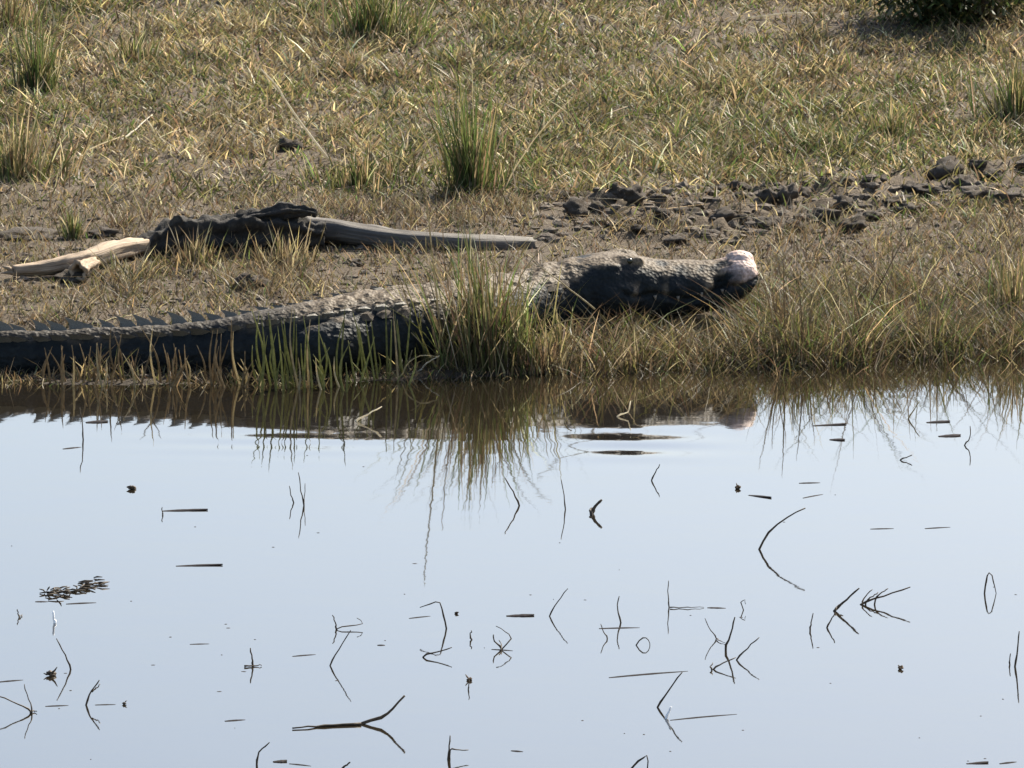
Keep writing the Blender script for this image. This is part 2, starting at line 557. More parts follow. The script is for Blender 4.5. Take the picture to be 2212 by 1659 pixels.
bm = bmesh.new()
NR = 36
rings = []
for i in range(len(S)):
    x, y, zb, zt, hw = S[i]
    p = PXS[i]
    tail = 1 - sstep(450, 700, p); head = sstep(1220, 1290, p)
    h = zt - zb
    cen = .40 + .1 * tail + .02 * head
    ring = []
    for k in range(NR):
        a = 2 * math.pi * k / NR
        ca, sa = math.cos(a), math.sin(a)
        if sa >= 0:
            e = 0.95 - .15 * head - .1 * tail + .55 * float(sstep(1360, 1430, p)) - .35 * float(sstep(1560, 1600, p))
            r_z = h * (1 - cen)
        else:
            e = 0.62 + .1 * tail + .1 * head
            r_z = h * cen
        lx = math.copysign(abs(ca) ** e, ca) * hw
        lz = math.copysign(abs(sa) ** (0.9 if sa >= 0 else .8), sa) * r_z
        if head > 0 and sa > 0.55: lz *= (1 - .12 * head * (1 - abs(ca)))
        if tail > 0 and sa > 0: lx *= (1 - .32 * tail * sa)
        ring.append(bm.verts.new((x + LAT[i, 0] * lx - CR[0], y + LAT[i, 1] * lx - CR[1], zb + h * cen + lz - CR[2])))
    rings.append(ring)
for i in range(len(rings) - 1):
    for k in range(NR):
        bm.faces.new((rings[i][k], rings[i][(k + 1) % NR], rings[i + 1][(k + 1) % NR], rings[i + 1][k]))
bm.faces.new(list(reversed(rings[0]))); bm.faces.new(rings[-1])

def si(px):
    return int(np.argmin(np.abs(PXS - px)))
def body_pt(px, lat, v):
    i = si(px); x, y, zb, zt, hw = S[i]
    return Vector((x + LAT[i, 0] * lat * hw, y + LAT[i, 1] * lat * hw, zb + (zt - zb) * v)) - Vector(CR)
def gp(px, py, dz=0):
    g = ground_at(px, py); return Vector((g[0], g[1], g[2] + dz)) - Vector(CR)
def limb(pts, rad):
    path = smooth_path(pts, 18)
    r = np.interp(np.linspace(0, 1, len(path)), np.linspace(0, 1, len(rad)), rad)
    tube(bm, path, list(r), 12)
def foot(c, dirv, n, L):
    for k in range(n):
        a = (k - (n - 1) / 2) * 0.38
        d = Vector((dirv[0] * math.cos(a) - dirv[1] * math.sin(a), dirv[0] * math.sin(a) + dirv[1] * math.cos(a), 0))
        tube(bm, [c - d * .01, c + d * L * .5 + Vector((0, 0, .012)), c + d * L + Vector((0, 0, -.008))], [.019, .016, .009], 8)
# right fore limb reaching down in front of the chest, right hind limb along the tail root; the left ones on the far side
k1 = gp(925, 765, .02)
limb([body_pt(1040, .5, .5), body_pt(985, .95, .5) + Vector((0, -.03, .0)), k1 + Vector((.03, .03, .07)), k1], [.075, .07, .05, .035])
foot(k1, (-.35, -.9), 5, .08)
k2 = gp(520, 806, .015)
limb([body_pt(760, .5, .5), body_pt(665, 1.0, .42) + Vector((0, -.02, 0)), k2 + Vector((.16, .05, .08)), k2 + Vector((.02, .02, .01)), k2], [.10, .085, .055, .042, .035])
foot(k2, (-.8, -.5), 4, .10)
k3 = body_pt(1080, -1.75, .05); limb([body_pt(1050, -.5, .5), body_pt(1040, -1.3, .35), k3], [.075, .06, .035]); foot(k3, (.7, .7), 5, .08)
k4 = body_pt(640, -2.2, .04); limb([body_pt(740, -.5, .5), body_pt(760, -1.4, .35), k4], [.10, .065, .035]); foot(k4, (-.3, .9), 4, .1)
# brow ridges, nostril mound, jaw muscle
def ball(c, r, sx=1, sy=1, sz=1):
    i = si(0)
    res = bmesh.ops.create_uvsphere(bm, u_segments=16, v_segments=10, radius=r, matrix=Matrix.Translation(c) @ Matrix.Diagonal((sx, sy, sz, 1)))
for sd in (-1, 1):
    ball(body_pt(1345, .5 * sd, .88), .032, 2.0, 1, .75)
    ball(body_pt(1290, .66 * sd, .80), .03, 2.0, 1, .7)
    ball(body_pt(1300, .80 * sd, .38), .06, 1.9, .9, 1.1)
    ball(body_pt(1600, .36 * sd, .9), .020, 1.2, 1, .8)
ball(body_pt(1596, 0, .86), .045, 1.2, 1.1, .7)
me0 = bm_mesh('croc_tmp', bm)
tmp = bpy.data.objects.new('croc_tmp', me0); COL.objects.link(tmp)
md = tmp.modifiers.new('r', 'REMESH'); md.mode = 'VOXEL'; md.voxel_size = 0.0075
dg = bpy.context.evaluated_depsgraph_get()
me = bpy.data.meshes.new_from_object(tmp.evaluated_get(dg))
bpy.data.objects.remove(tmp)
me.name = 'crocodile_body'
nv = len(me.vertices)
co = np.zeros(nv * 3, np.float32); me.vertices.foreach_get('co', co); co = co.reshape(-1, 3).astype(float)
nor = np.zeros(nv * 3, np.float32); me.vertices.foreach_get('normal', nor); nor = nor.reshape(-1, 3).astype(float)
wc = co + CR
near = np.zeros(nv, int)
for a0 in range(0, nv, 8000):
    dd = (wc[a0:a0 + 8000, None, 0] - S[None, :, 0]) ** 2 + (wc[a0:a0 + 8000, None, 1] - S[None, :, 1]) ** 2
    near[a0:a0 + 8000] = dd.argmin(1)
lat = ((wc[:, 0] - S[near, 0]) * LAT[near, 0] + (wc[:, 1] - S[near, 1]) * LAT[near, 1])
arc = ARC[near] + ((wc[:, 0] - S[near, 0]) * TAN[near, 0] + (wc[:, 1] - S[near, 1]) * TAN[near, 1])
hv = (wc[:, 2] - S[near, 2]) / (S[near, 3] - S[near, 2])
p = PXS[near]
isbody = 1 - sstep(1200, 1260, p); ishead = 1 - isbody
girth = np.arctan2(hv - .4, lat / S[near, 4]) * S[near, 4] * 1.2
row = .036
rr = np.floor(arc / row)
fu = np.abs((arc / row) % 1 - .5) * 2
fv = np.abs((girth / .034 + .5 * (rr % 2)) % 1 - .5) * 2
scale_bump = (1 - np.maximum(fu, fv) ** 5)
disp = .0042 * scale_bump * isbody
n3 = np.array([mnoise.fractal(Vector((a * 1.0, b_ * 1.0, c_ * 1.0)), 1.0, 2.0, 4) for a, b_, c_ in (wc * 22)])
n4 = np.array([mnoise.noise(Vector(v)) for v in (wc * 6)])
disp += .0035 * n3 + .006 * n4 * isbody + .007 * n3 * sstep(.7, .9, hv) * sstep(600, 750, p) * isbody
# gape of the closed mouth: a wavy groove along the jaw
jaw = .40 + .055 * np.sin(arc * 26) * sstep(1300, 1400, p) + .10 * (1 - sstep(1290, 1400, p))
groove = np.exp(-((hv - jaw) / .035) ** 2) * sstep(1300, 1330, p)
disp -= .017 * groove
disp += .010 * np.sin(arc * 58) * np.exp(-((hv - jaw - .13) / .10) ** 2) * ishead * sstep(1370, 1420, p)
disp += .007 * np.sin(arc * 58 + 2) * np.exp(-((hv - jaw + .12) / .09) ** 2) * ishead * sstep(1370, 1420, p)
disp -= .018 * np.exp(-((p - 1555) / 18) ** 2) * np.exp(-((hv - .5) / .22) ** 2) * ishead      # notch for the fourth tooth
disp += .008 * np.exp(-((p - 1480) / 30) ** 2) * np.exp(-((hv - .55) / .2) ** 2) * ishead
co2 = co + nor * disp[:, None]
me.vertices.foreach_set('co', co2.astype(np.float32).ravel())
me.update()
me.polygons.foreach_set('use_smooth', np.full(len(me.polygons), True))
# dried mud that the animal carries: on the back, and in splashes down the flank and snout
mudv = sstep(.74 + .06 * sstep(1050, 1150, p), .92, hv + .16 * n3 + .14 * n4) * (0.35 + .65 * sstep(560, 720, p))
mudv = np.maximum(mudv, sstep(.15, .45, n4 + .4 * n3 - .9 * np.abs(hv - .62)) * ishead * sstep(1380, 1430, p) * .9)
streak = np.array([mnoise.noise(Vector((v[0] * 24, v[2] * 6, 3.0))) for v in wc])
mudv = np.maximum(mudv, sstep(.05, .4, streak + .35 * n3 - 1.1 * np.abs(hv - .75) + .12) * ishead * sstep(1390, 1440, p) * .95)
mudv = np.maximum(mudv, np.exp(-((p - 1366) / 16) ** 2 - ((hv - .5) / .09) ** 2) * sstep(0, .2, n3 + .25))
mudv = np.maximum(mudv, sstep(.1, .4, n4 + .3 * n3 - .1) * .4 * (1 - sstep(1040, 1120, p)) * sstep(820, 900, p))
pinkv = sstep(1560, 1612, p + 26 * n3 + 26 * (hv - .6)) * sstep(.34, .62, hv + .1 * n3)
a = me.color_attributes.new('mud', 'FLOAT_COLOR', 'POINT')
c = np.ones((nv, 4), np.float32); c[:, 0] = np.clip(mudv, 0, 1); c[:, 1] = pinkv; c[:, 2] = 0
a.data.foreach_set('color', c.ravel())
me.materials.clear()
body = link('body', me, M_HIDE, croot)

# scutes: one keeled plate mesh shared by all
def scute_mesh(name, keel):
    bm = bmesh.new()
    P = [(-.5, 0, -.12), (-.25, .42, -.1), (.3, .5, -.1), (.55, 0, -.1), (.3, -.5, -.1), (-.25, -.42, -.1)]
    lo = [bm.verts.new(v) for v in P]
    mid = [bm.verts.new((v[0] * .72 - .06, v[1] * .42, .28 * (1.0 if i not in (0,) else .6))) for i, v in enumerate(P)]
    top = [bm.verts.new((-.42 * keel, 0, .62)), bm.verts.new((-.62 * keel, 0, 1.0)), bm.verts.new((.1, 0, .62))]
    for i in range(6):
        bm.faces.new((lo[i], lo[(i + 1) % 6], mid[(i + 1) % 6], mid[i]))
    bm.faces.new((mid[0], mid[1], top[0])); bm.faces.new((mid[0], top[0], mid[5]))
    bm.faces.new((mid[1], mid[2], top[2], top[0])); bm.faces.new((mid[5], top[0], top[2], mid[4]))
    bm.faces.new((mid[2], mid[3], top[2])); bm.faces.new((mid[3], mid[4], top[2]))
    bm.faces.new((top[0], top[2], top[1]))
    bmesh.ops.triangulate(bm, faces=bm.faces[:])
    me = bm_mesh(name, bm, False); me.materials.append(M_SCUTE)
    return me
SC_T = scute_mesh('scute_tall', 1.0)
SC_B = scute_mesh('scute_low', .5); SC_B.materials.clear(); SC_B.materials.append(M_BACK)
def put_scute(name, me, i, latw, dz, L, W, H, splay, yaw=0.0):
    x, y, zb, zt, hw = S[i]
    f = Vector((TAN[i, 0], TAN[i, 1], (S[min(i + 1, len(S) - 1), 3] - S[max(i - 1, 0), 3]) / max(1e-4, ARC[min(i + 1, len(S) - 1)] - ARC[max(i - 1, 0)]))).normalized()
    l0 = Vector((LAT[i, 0], LAT[i, 1], 0))
    u = f.cross(Vector((-l0.x, -l0.y, 0))).normalized()
    if u.z < 0: u = -u
    u2 = (u * math.cos(splay) + l0 * math.sin(splay)).normalized()
    l2 = f.cross(u2) * -1
    pos = Vector((x, y, zt)) + l0 * (latw * hw) + Vector((0, 0, dz)) - Vector(CR)
    m = Matrix(((f.x * L, l2.x * W, u2.x * H, pos.x), (f.y * L, l2.y * W, u2.y * H, pos.y), (f.z * L, l2.z * W, u2.z * H, pos.z), (0, 0, 0, 1)))
    o = bpy.data.objects.new(name, me); COL.objects.link(o); o.parent = croot
    o.matrix_local = m
arc_at = lambda px: ARC[si(px)]
# double tail crest
s0, s1 = arc_at(-300), arc_at(900)
pos = s0
while pos < s1:
    i = int(np.argmin(np.abs(ARC - pos))); q = PXS[i]
    big = 1 - sstep(430, 700, q)
    sp = .30 + .16 * sstep(300, 650, q)
    H = .024 + .036 * big; L = .062 + .014 * big
    for sd in (-1, 1):
        jit = random.uniform(-.05, .05)
        put_scute('tail_scute', SC_T, i, sd * (sp + .06) + (.16 if sd > 0 else 0), -.020 - (.012 if sd > 0 else 0), L * random.uniform(.9, 1.1), .020 + .012 * (1 - big), H * random.uniform(.8, 1.15) * (1 if sd < 0 else .9), (.18 if sd < 0 else .95) * sd + jit)
    pos += .062
# plates on the back
pos = arc_at(715)
while pos < arc_at(1190):
    i = int(np.argmin(np.abs(ARC - pos)))
    for lw in (-.62, -.22, .2, .56, .82):
        if random.random() < .3: continue
        dz = -.13 * (abs(lw) ** 2.2) * (S[i, 3] - S[i, 2]) * 2.1 - .006
        put_scute('back_scute', SC_B, i, lw + random.uniform(-.03, .03), dz, .062, .05, random.uniform(.008, .02), lw * .75)
    pos += .07
# eyes and teeth
def uvs(name, r, mat, parent, loc, sx=1, sy=1, sz=1):
    bm = bmesh.new(); bmesh.ops.create_uvsphere(bm, u_segments=12, v_segments=8, radius=r)
    o = link(name, bm_mesh(name, bm), mat, parent); o.location = loc; o.scale = (sx, sy, sz); return o
for sd in (-1, 1):
    uvs('eye', .011, M_EYE, croot, body_pt(1352, .68 * sd, .9))
    uvs('nostril', .007, M_EYE, croot, body_pt(1606, .32 * sd, .965))
bm = bmesh.new(); bmesh.ops.create_cone(bm, cap_ends=True, segments=8, radius1=.007, radius2=.0015, depth=.022)
tooth_me = bm_mesh('tooth', bm); tooth_me.materials.append(M_TOOTH)
for k, q in enumerate((1402, 1455, 1502, 1553)):
    o = bpy.data.objects.new('tooth', tooth_me); COL.objects.link(o); o.parent = croot
    o.location = body_pt(q, 1.0, .40 + random.uniform(-.03, .02)); o.rotation_euler = (math.pi + random.uniform(-.2, .2), random.uniform(-.2, .2), 0)
    o.scale = (1, 1, random.uniform(.7, 1.3))

CROC_XY = S[:, :2]; CROC_W = S[:, 4]
def croc_gap(x, y):
    out = np.full(len(x), 9.0)
    for a0 in range(0, len(x), 20000):
        dd = np.sqrt((x[a0:a0 + 20000, None] - CROC_XY[None, ::4, 0]) ** 2 + (y[a0:a0 + 20000, None] - CROC_XY[None, ::4, 1]) ** 2) - CROC_W[None, ::4]
        out[a0:a0 + 20000] = dd.min(1)
    return out

# ------------------------------------------------------------------ driftwood
def log_mesh(name, pts, rad, n=18, squash=1.0, rough=.12, seed=0, hollow=False, steps=40):
    path = smooth_path(pts, steps)
    L = len(path)
    bm = bmesh.new(); uvl = bm.loops.layers.uv.new('UVMap')
    r = np.interp(np.linspace(0, 1, L), np.linspace(0, 1, len(rad)), rad)
    rings = []
    dist = 0
    for i, p_ in enumerate(path):
        t = (path[min(i + 1, L - 1)] - path[max(i - 1, 0)]).normalized()
        u = t.cross(Vector((0, 0, 1))).normalized(); v = u.cross(t)
        ring = []
        for k in range(n):
            a = 2 * math.pi * k / n
            nn = mnoise.fractal(Vector((math.cos(a) * 1.6 + seed, math.sin(a) * 1.6, i * .16)), 1, 2, 4)
            rr_ = r[i] * (1 + rough * nn + .5 * rough * math.sin(a * 5 + seed + i * .05))
            q = p_ + u * math.cos(a) * rr_ + v * math.sin(a) * rr_ * squash
            if i in (0, L - 1): q = q + t * (mnoise.noise(Vector((k * 1.7, seed, 0))) * r[i] * .7)
            ring.append(bm.verts.new(q))
        rings.append(ring)
    for i in range(L - 1):
        for k in range(n):
            f = bm.faces.new((rings[i][k], rings[i + 1][k], rings[i + 1][(k + 1) % n], rings[i][(k + 1) % n]))
            uvs_ = [(i / L, k / n), ((i + 1) / L, k / n), ((i + 1) / L, (k + 1) / n), (i / L, (k + 1) / n)]
            for lp_, uv in zip(f.loops, uvs_): lp_[uvl].uv = uv
    for end, ring in ((0, rings[0]), (1, rings[-1])):
        c0 = sum((v.co for v in ring), Vector()) / n
        t = (path[1] - path[0]).normalized() if end == 0 else (path[-2] - path[-1]).normalized()
        inner = [bm.verts.new(c0 + (v.co - c0) * .62) for v in ring]
        deep = [bm.verts.new(c0 + (v.co - c0) * .5 + t * (.07 if hollow else .006)) for v in ring]
        for k in range(n):
            for A, B in ((ring, inner), (inner, deep)):
                vs = (A[k], A[(k + 1) % n], B[(k + 1) % n], B[k])
                bm.faces.new(vs if end == 0 else tuple(reversed(vs)))
        bm.faces.new(deep)
    bmesh.ops.recalc_face_normals(bm, faces=bm.faces[:])
    return bm_mesh(name, bm)

LOGS = []
def rel(pts, base):
    return [Vector(p_) - Vector(base) for p_ in pts]
def gz(px, py, dz=0.0):
    g = ground_at(px, py); return Vector((g[0], g[1], g[2] + dz))

A = [gz(635, 520, .05), gz(740, 528, .045), gz(860, 536, .03), gz(1000, 538, .022), gz(1150, 534, .010)]
o = link('fallen_log', log_mesh('fallen_log', rel(A, A[0]), [.054, .052, .046, .040, .030], squash=.85, seed=3, rough=.17), M_WGREY)
o.location = A[0]; tag(o, 'smooth grey fallen log lying on the mud behind the crocodile', 'log'); LOGS.append((A, .08))
# bleached broken log at the left, with a split stub
B0 = [gz(28, 602, .03), gz(110, 598, .035), gz(185, 585, .04), gz(250, 568, .045), gz(310, 552, .04)]
lr = empty('broken_log', B0[0]); tag(lr, 'pale broken log with a hollow splintered knot beside the tail', 'log'); LOGS.append((B0, .08))
link('trunk', log_mesh('broken_trunk', rel(B0, B0[0]), [.018, .028, .034, .036, .03], seed=9, rough=.3), M_WPALE, lr)
st = [gz(205, 588, .035), gz(180, 600, .035), gz(168, 612, .04)]
link('hollow_stub', log_mesh('hollow_stub', rel(st, B0[0]), [.022, .03, .036], seed=12, rough=.4, hollow=True, steps=10), M_WPALE, lr)
for k, (a_, b__) in enumerate((((30, 588), (5, 575)), ((40, 592), (2, 590)), ((45, 600), (70, 612)))):
    bm = bmesh.new(); p0 = Vector(at_y(*a_, B0[0].y)) - B0[0]; p1 = Vector(at_y(*b__, B0[0].y - .02)) - B0[0]
    tube(bm, [p0, (p0 + p1) / 2 + Vector((0, 0, .004)), p1], [.012, .009, .002], 6)
    link('splinter', bm_mesh('splinter', bm), M_WPALE, lr)
# dark rotten trunk, caked in mud, between the two
R0 = gz(480, 545)
rt = empty('rotten_trunk', R0); tag(rt, 'dark rotting tree trunk caked in mud between the pale and grey logs', 'log')
Yr = R0.y
def ry(px, py, dy=0.0): return Vector(at_y(px, py, Yr + dy)) - R0
link('trunk', log_mesh('rotten_bole', [ry(262, 560, -.12), ry(315, 540, -.05), ry(375, 512), ry(460, 506, .04), ry(545, 496, .06), ry(620, 496, .07), ry(700, 506, .08)], [.026, .04, .056, .058, .064, .06, .032], n=30, seed=21, rough=.5, steps=90), M_ROOT, rt)
link('broken_branch', log_mesh('broken_branch', [ry(520, 478, .05), ry(580, 462, .05), ry(640, 454, .05), ry(684, 460, .04)], [.022, .026, .022, .012], n=20, seed=25, rough=.65, steps=30), M_ROOT, rt)
link('broken_branch', log_mesh('broken_branch', [ry(380, 500, -.02), ry(384, 482, -.03), ry(395, 474, -.03)], [.03, .026, .02], n=12, seed=27, rough=.4, steps=10), M_ROOT, rt)
LOGS.append(([R0 + ry(300, 545, 0), R0 + ry(480, 545, 0), R0 + ry(690, 535, 0)], .05))

# ------------------------------------------------------------------ mud clods
def clod_mesh(name, seed, sub=3):
    bm = bmesh.new(); bmesh.ops.create_icosphere(bm, subdivisions=sub, radius=1)
    for v in bm.verts:
        n = mnoise.fractal(v.co * 1.2 + Vector((seed * 7.1, 0, 0)), 1, 2.1, 5)
        n2 = abs(mnoise.noise(v.co * 2.3 + Vector((0, seed * 3.3, 0))))
        v.co *= 1 + .55 * n - .35 * n2
    return bm_mesh(name, bm)
CL = [clod_mesh('clod%d' % k, k) for k in range(6)]
for m_ in CL: m_.materials.append(M_CLOD)
CLD = [m_.copy() for m_ in CL]
for m_ in CLD: m_.materials.clear(); m_.materials.append(M_CLODL)
def clod(px, py, w, h, label, group=None, dry=False, name='mud_clod'):
    g = ground_at(px, py)
    o = bpy.data.objects.new(name, random.choice(CLD if dry else CL)); COL.objects.link(o)
    o.location = (g[0], g[1], g[2] + h / 614 * .25)
    o.scale = (w / 614 * .5, w / 614 * .5 * random.uniform(.8, 1.3), h / 614 * .66)
    o.rotation_euler = (0, 0, random.uniform(-.6, .6) + (math.pi if random.random() < .5 else 0))
    return tag(o, label, 'mud clod', group)
RIDGE_CL = [(1290, 452, 40, 22), (1372, 440, 55, 34), (1428, 462, 40, 18), (1490, 472, 62, 32), (1556, 416, 46, 22), (1598, 410, 44, 24), (1560, 470, 60, 26),
    (1612, 478, 56, 30), (1655, 492, 50, 26), (1660, 430, 60, 30), (1742, 432, 54, 30), (1782, 468, 70, 34), (1822, 448, 56, 30), (1838, 496, 66, 36), (1770, 405, 40, 22),
    (1868, 388, 58, 32), (1905, 398, 50, 24), (1962, 398, 62, 28), (1930, 440, 60, 22), (2000, 420, 70, 22), (2085, 392, 56, 30), (2110, 365, 44, 24), (2150, 385, 60, 26),
    (1530, 505, 54, 18), (1460, 520, 60, 16), (1390, 500, 56, 18), (1330, 490, 50, 16), (1720, 500, 44, 18), (1880, 470, 50, 20)]
for a_ in RIDGE_CL:
    clod(*a_, 'dark lump of churned mud in the trampled strip behind the snout', 'clods of the trampled mud strip')
clod(1248, 462, 62, 40, 'dark upturned mud clod at the near end of the trampled strip')
clod(1332, 434, 50, 34, 'dark mud clod beside the slanting straw behind the head')
clod(1702, 438, 46, 40, 'pale-faced mud clod standing up in the trampled strip', None, True)
clod(2042, 378, 90, 44, 'biggest black mud clod at the right end of the trampled strip')
clod(2185, 432, 110, 30, 'broad pale dry mud clod at the right edge of the photo', None, True)
clod(2110, 428, 70, 24, 'pale dry mud clod left of the broadest pale one', None, True)
clod(1960, 452, 60, 20, 'small pale mud clod below the trampled strip', None, True)
clod(2195, 362, 90, 34, 'pale clod above the broad dry one at the right edge', None, True)
clod(548, 618, 66, 32, 'dark mud clod behind the root of the tail')
clod(772, 572, 34, 18, 'small dark mud clod below the grey log')
clod(628, 322, 58, 30, 'dark clod under the long leaning straw in the meadow')
clod(155, 605, 80, 26, 'dark mud clod under the broken log')
clod(62, 512, 130, 22, 'long dark clod in the mud left of the small green tuft')
clod(225, 508, 70, 22, 'dark clod above the broken log beside the green tuft')
# crumbs too many to count
N = 5200
cx = rng.uniform(-2.4, 2.4, N); cy = rng.uniform(.05, 3.4, N)
cz = height(cx, cy); cpx, cpy = project(cx, cy, cz)
keep = (rng.random(N) < np.where(ridge_dist(cpx, cpy) < 60, 1.0, np.where((cpy > 480) & (cpy < 660), .55, .25))) & (croc_gap(cx, cy) > .0) & (cy - shore(cx) > .1)
cx, cy, cz = cx[keep], cy[keep], cz[keep]
bm = bmesh.new(); bmesh.ops.create_icosphere(bm, subdivisions=1, radius=1)
iv = np.array([v.co[:] for v in bm.verts]); it = np.array([[v.index for v in f.verts] for f in bm.faces]); bm.free()
N = len(cx)
r = rng.uniform(.004, .016, N) * (1 + .6 * (ridge_dist(*project(cx, cy, cz)) < 60))
V = iv[None] * (1 + rng.normal(0, .22, (N, len(iv), 1))) * r[:, None, None] * np.array([1.3, 1.1, .7])
V += np.stack([cx, cy, cz + r * .1], 1)[:, None]
fc = (it[None] + (np.arange(N) * len(iv))[:, None, None]).reshape(-1)
o = link('mud_crumbs', mesh_np('mud_crumbs', V.reshape(-1, 3), fc, np.full(N * len(it), 3), False), M_CLODL)
tag(o, 'scattered crumbs of dried mud over the bank', 'mud', None, 'stuff')

# ------------------------------------------------------------------ grass
TAN_C = np.array([.245, .188, .092]); STRAW_C = np.array([.40, .325, .18]); OLIVE = np.array([.112, .108, .036]); GREEN = np.array([.085, .115, .032]); BROWN = np.array([.118, .083, .045]); GREY = np.array([.16, .132, .088])
def blotch(px, py, cx, cy, rx, ry):
    return np.exp(-((px - cx) / rx) ** 2 - ((py - cy) / ry) ** 2)
def log_gap(x, y):
    out = np.full(len(x), 9.0)
    for pts, r_ in LOGS:
        path = smooth_path(pts, 30)
        for q in path:
            out = np.minimum(out, np.hypot(x - q.x, y - q.y) - r_)
    return out
def pick(N, tan, olive, green, brown, straw, grey):
    W = np.stack([np.broadcast_to(v, (N,)) for v in (tan, olive, green, brown, straw, grey)], 1).astype(float)
    W = np.clip(W, 0, None); W /= W.sum(1)[:, None]
    k = (W.cumsum(1) < rng.random(N)[:, None]).sum(1).clip(0, 5)
    base = np.stack([TAN_C, OLIVE, GREEN, BROWN, STRAW_C, GREY])[k]
    return np.clip(base * rng.lognormal(0, .36, (N, 1)) * rng.normal(1, .06, (N, 3)), .01, .8)

def sow(name, label, area, n, dens_fn, hgt_fn, wid, col_fn, lean=(.1, .9), segs=2, group=None):
    x0, x1, y0, y1 = area
    x = rng.uniform(x0, x1, n); y = rng.uniform(y0, y1, n)
    z = height(x, y)
    px, py = project(x, y, z)
    s = y - shore(x)
    d = dens_fn(px, py, x, y, s)
    k = rng.random(n) < d
    x, y, z, px, py, s = (v[k] for v in (x, y, z, px, py, s))
    k = (croc_gap(x, y) > -.02) & (log_gap(x, y) > -.015)
    x, y, z, px, py, s = (v[k] for v in (x, y, z, px, py, s))
    n = len(x)
    h = hgt_fn(px, py, x, y, s) * rng.lognormal(0, .33, n)
    w = rng.uniform(*wid, n)
    ld = rng.uniform(0, 2 * np.pi, n)
    tint = col_fn(n, px, py, x, y, s)
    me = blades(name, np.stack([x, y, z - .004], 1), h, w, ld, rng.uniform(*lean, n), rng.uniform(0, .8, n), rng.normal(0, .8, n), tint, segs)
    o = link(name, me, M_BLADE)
    return tag(o, label, 'grass', group, 'stuff')

def patch(x, y, f, seed): return fbm(x * f, y * f * .7, seed, 4)

# meadow above the mud
def d_meadow(px, py, x, y, s):
    m = sstep(0.50, 0.35, -0) if False else 1.0
    top = 1 - sstep(405, 450, py + 25 * (patch(x, y, 3, 61) - .5) * 2 - np.where(px > 1700, -(px - 1700) * .10, 0) * -1)
    clump = sstep(.30, .62, patch(x, y, 6, 62))
    dens = top * (.35 + .65 * clump)
    dens = dens * (1 - .75 * blotch(px, py, 200, 430, 420, 60))
    dens = dens * (1 - .55 * blotch(px, py, 500, 350, 260, 40))
    dens = dens * (1 - .7 * blotch(px, py, 1650, 45, 260, 30)) * (1 - .55 * blotch(px, py, 250, 60, 140, 40))
    dens = dens * (1 - .9 * np.exp(-(ridge_dist(px, py) / 40) ** 2))
    off = np.maximum(np.abs(px - 1106) - 1200, 0)
    return dens * np.where(off > 0, .5, 1) * np.where(py < -60, .5, 1)
def h_meadow(px, py, x, y, s):
    return .026 + .036 * sstep(.35, .7, patch(x, y, 4, 63)) + .016 * blotch(px, py, 1600, 300, 600, 110)
def c_meadow(n, px, py, x, y, s):
    g = patch(x, y, 2.2, 64)
    gr = .25 + 1.5 * sstep(.45, .7, g) + 1.4 * blotch(px, py, 1650, 300, 620, 110) + 1.0 * blotch(px, py, 900, 330, 240, 90) + .8 * blotch(px, py, 40, 150, 120, 200) + .8 * blotch(px, py, 1100, 120, 300, 80)
    tanw = 1.5 + 1.0 * blotch(px, py, 550, 200, 330, 130)
    return pick(n, tanw, .8 * gr + .3, .65 * gr, .8, .5, .4) * (.70 + .80 * patch(x, y, 5.5, 66))[:, None]
sow('meadow_grass', 'short khaki and green meadow grass above the trampled mud', (-3.0, 3.0, 1.0, 10.0), 270000, d_meadow, h_meadow, (.0045, .0115), c_meadow, (.1, 1.3), 3)

# thin brown grass on the mud between the logs, the crocodile and the water
def d_mud(px, py, x, y, s):
    band = sstep(400, 450, py) * sstep(.02, .08, s)
    clump = sstep(.38, .66, patch(x, y, 7, 71))
    dens = band * (.30 + .6 * clump) + .35 * band * sstep(1600, 1750, px) * sstep(480, 540, py)
    dens = dens * (1 - .85 * np.exp(-(ridge_dist(px, py) / 46) ** 2)) * (1 - .6 * blotch(px, py, 1350, 530, 300, 26)) * (1 - .45 * blotch(px, py, 1000, 580, 260, 45))
    dens = dens + .5 * band * blotch(px, py, 600, 530, 120, 40) + .35 * band * blotch(px, py, 300, 640, 320, 60)
    return np.clip(dens, 0, 1) * (1 - .75 * blotch(px, py, 1390, 690, 220, 28))
def h_mud(px, py, x, y, s): return .03 + .035 * sstep(.4, .7, patch(x, y, 5, 72))
def c_mud(n, px, py, x, y, s):
    g = patch(x, y, 2.5, 73)
    return pick(n, .8, .35 + .6 * sstep(.5, .7, g), .12, 1.6, .35, .7)
sow('bank_grass', 'thin brown grass on the muddy bank round the crocodile', (-2.4, 2.4, 0.0, 3.6), 80000, d_mud, h_mud, (.003, .0065), c_mud)

# taller brown-olive grass along the water, wading into it on the right
def d_shore(px, py, x, y, s):
    right = sstep(1150, 1350, px)
    band = (sstep(-.26, -.02, s) + .25 * sstep(-.8, -.3, s)) * (1 - sstep(.55, 1.1, s)) * right + sstep(-.16, -.03, s) * (1 - sstep(.05, .25, s)) * (1 - right) * .35
    clump = sstep(.28, .6, patch(x, y, 5, 81))
    return np.clip(band * (.25 + .75 * clump), 0, 1) * (1 - .75 * blotch(px, py, 1390, 690, 200, 28))
def right_(px): return sstep(1180, 1350, px)
def h_shore(px, py, x, y, s):
    return (.06 + .06 * sstep(.4, .7, patch(x, y, 3.2, 82))) * (.55 + .45 * sstep(1150, 1350, px)) + (.07 + .07 * sstep(.4, .7, patch(x, y, 4, 85))) * right_(px) * (.45 + .55 * sstep(1520, 1680, px)) * np.exp(-((s + .05) / .25) ** 2) - .055 * np.clip(blotch(px, py, 1400, 690, 230, 45), 0, 1)
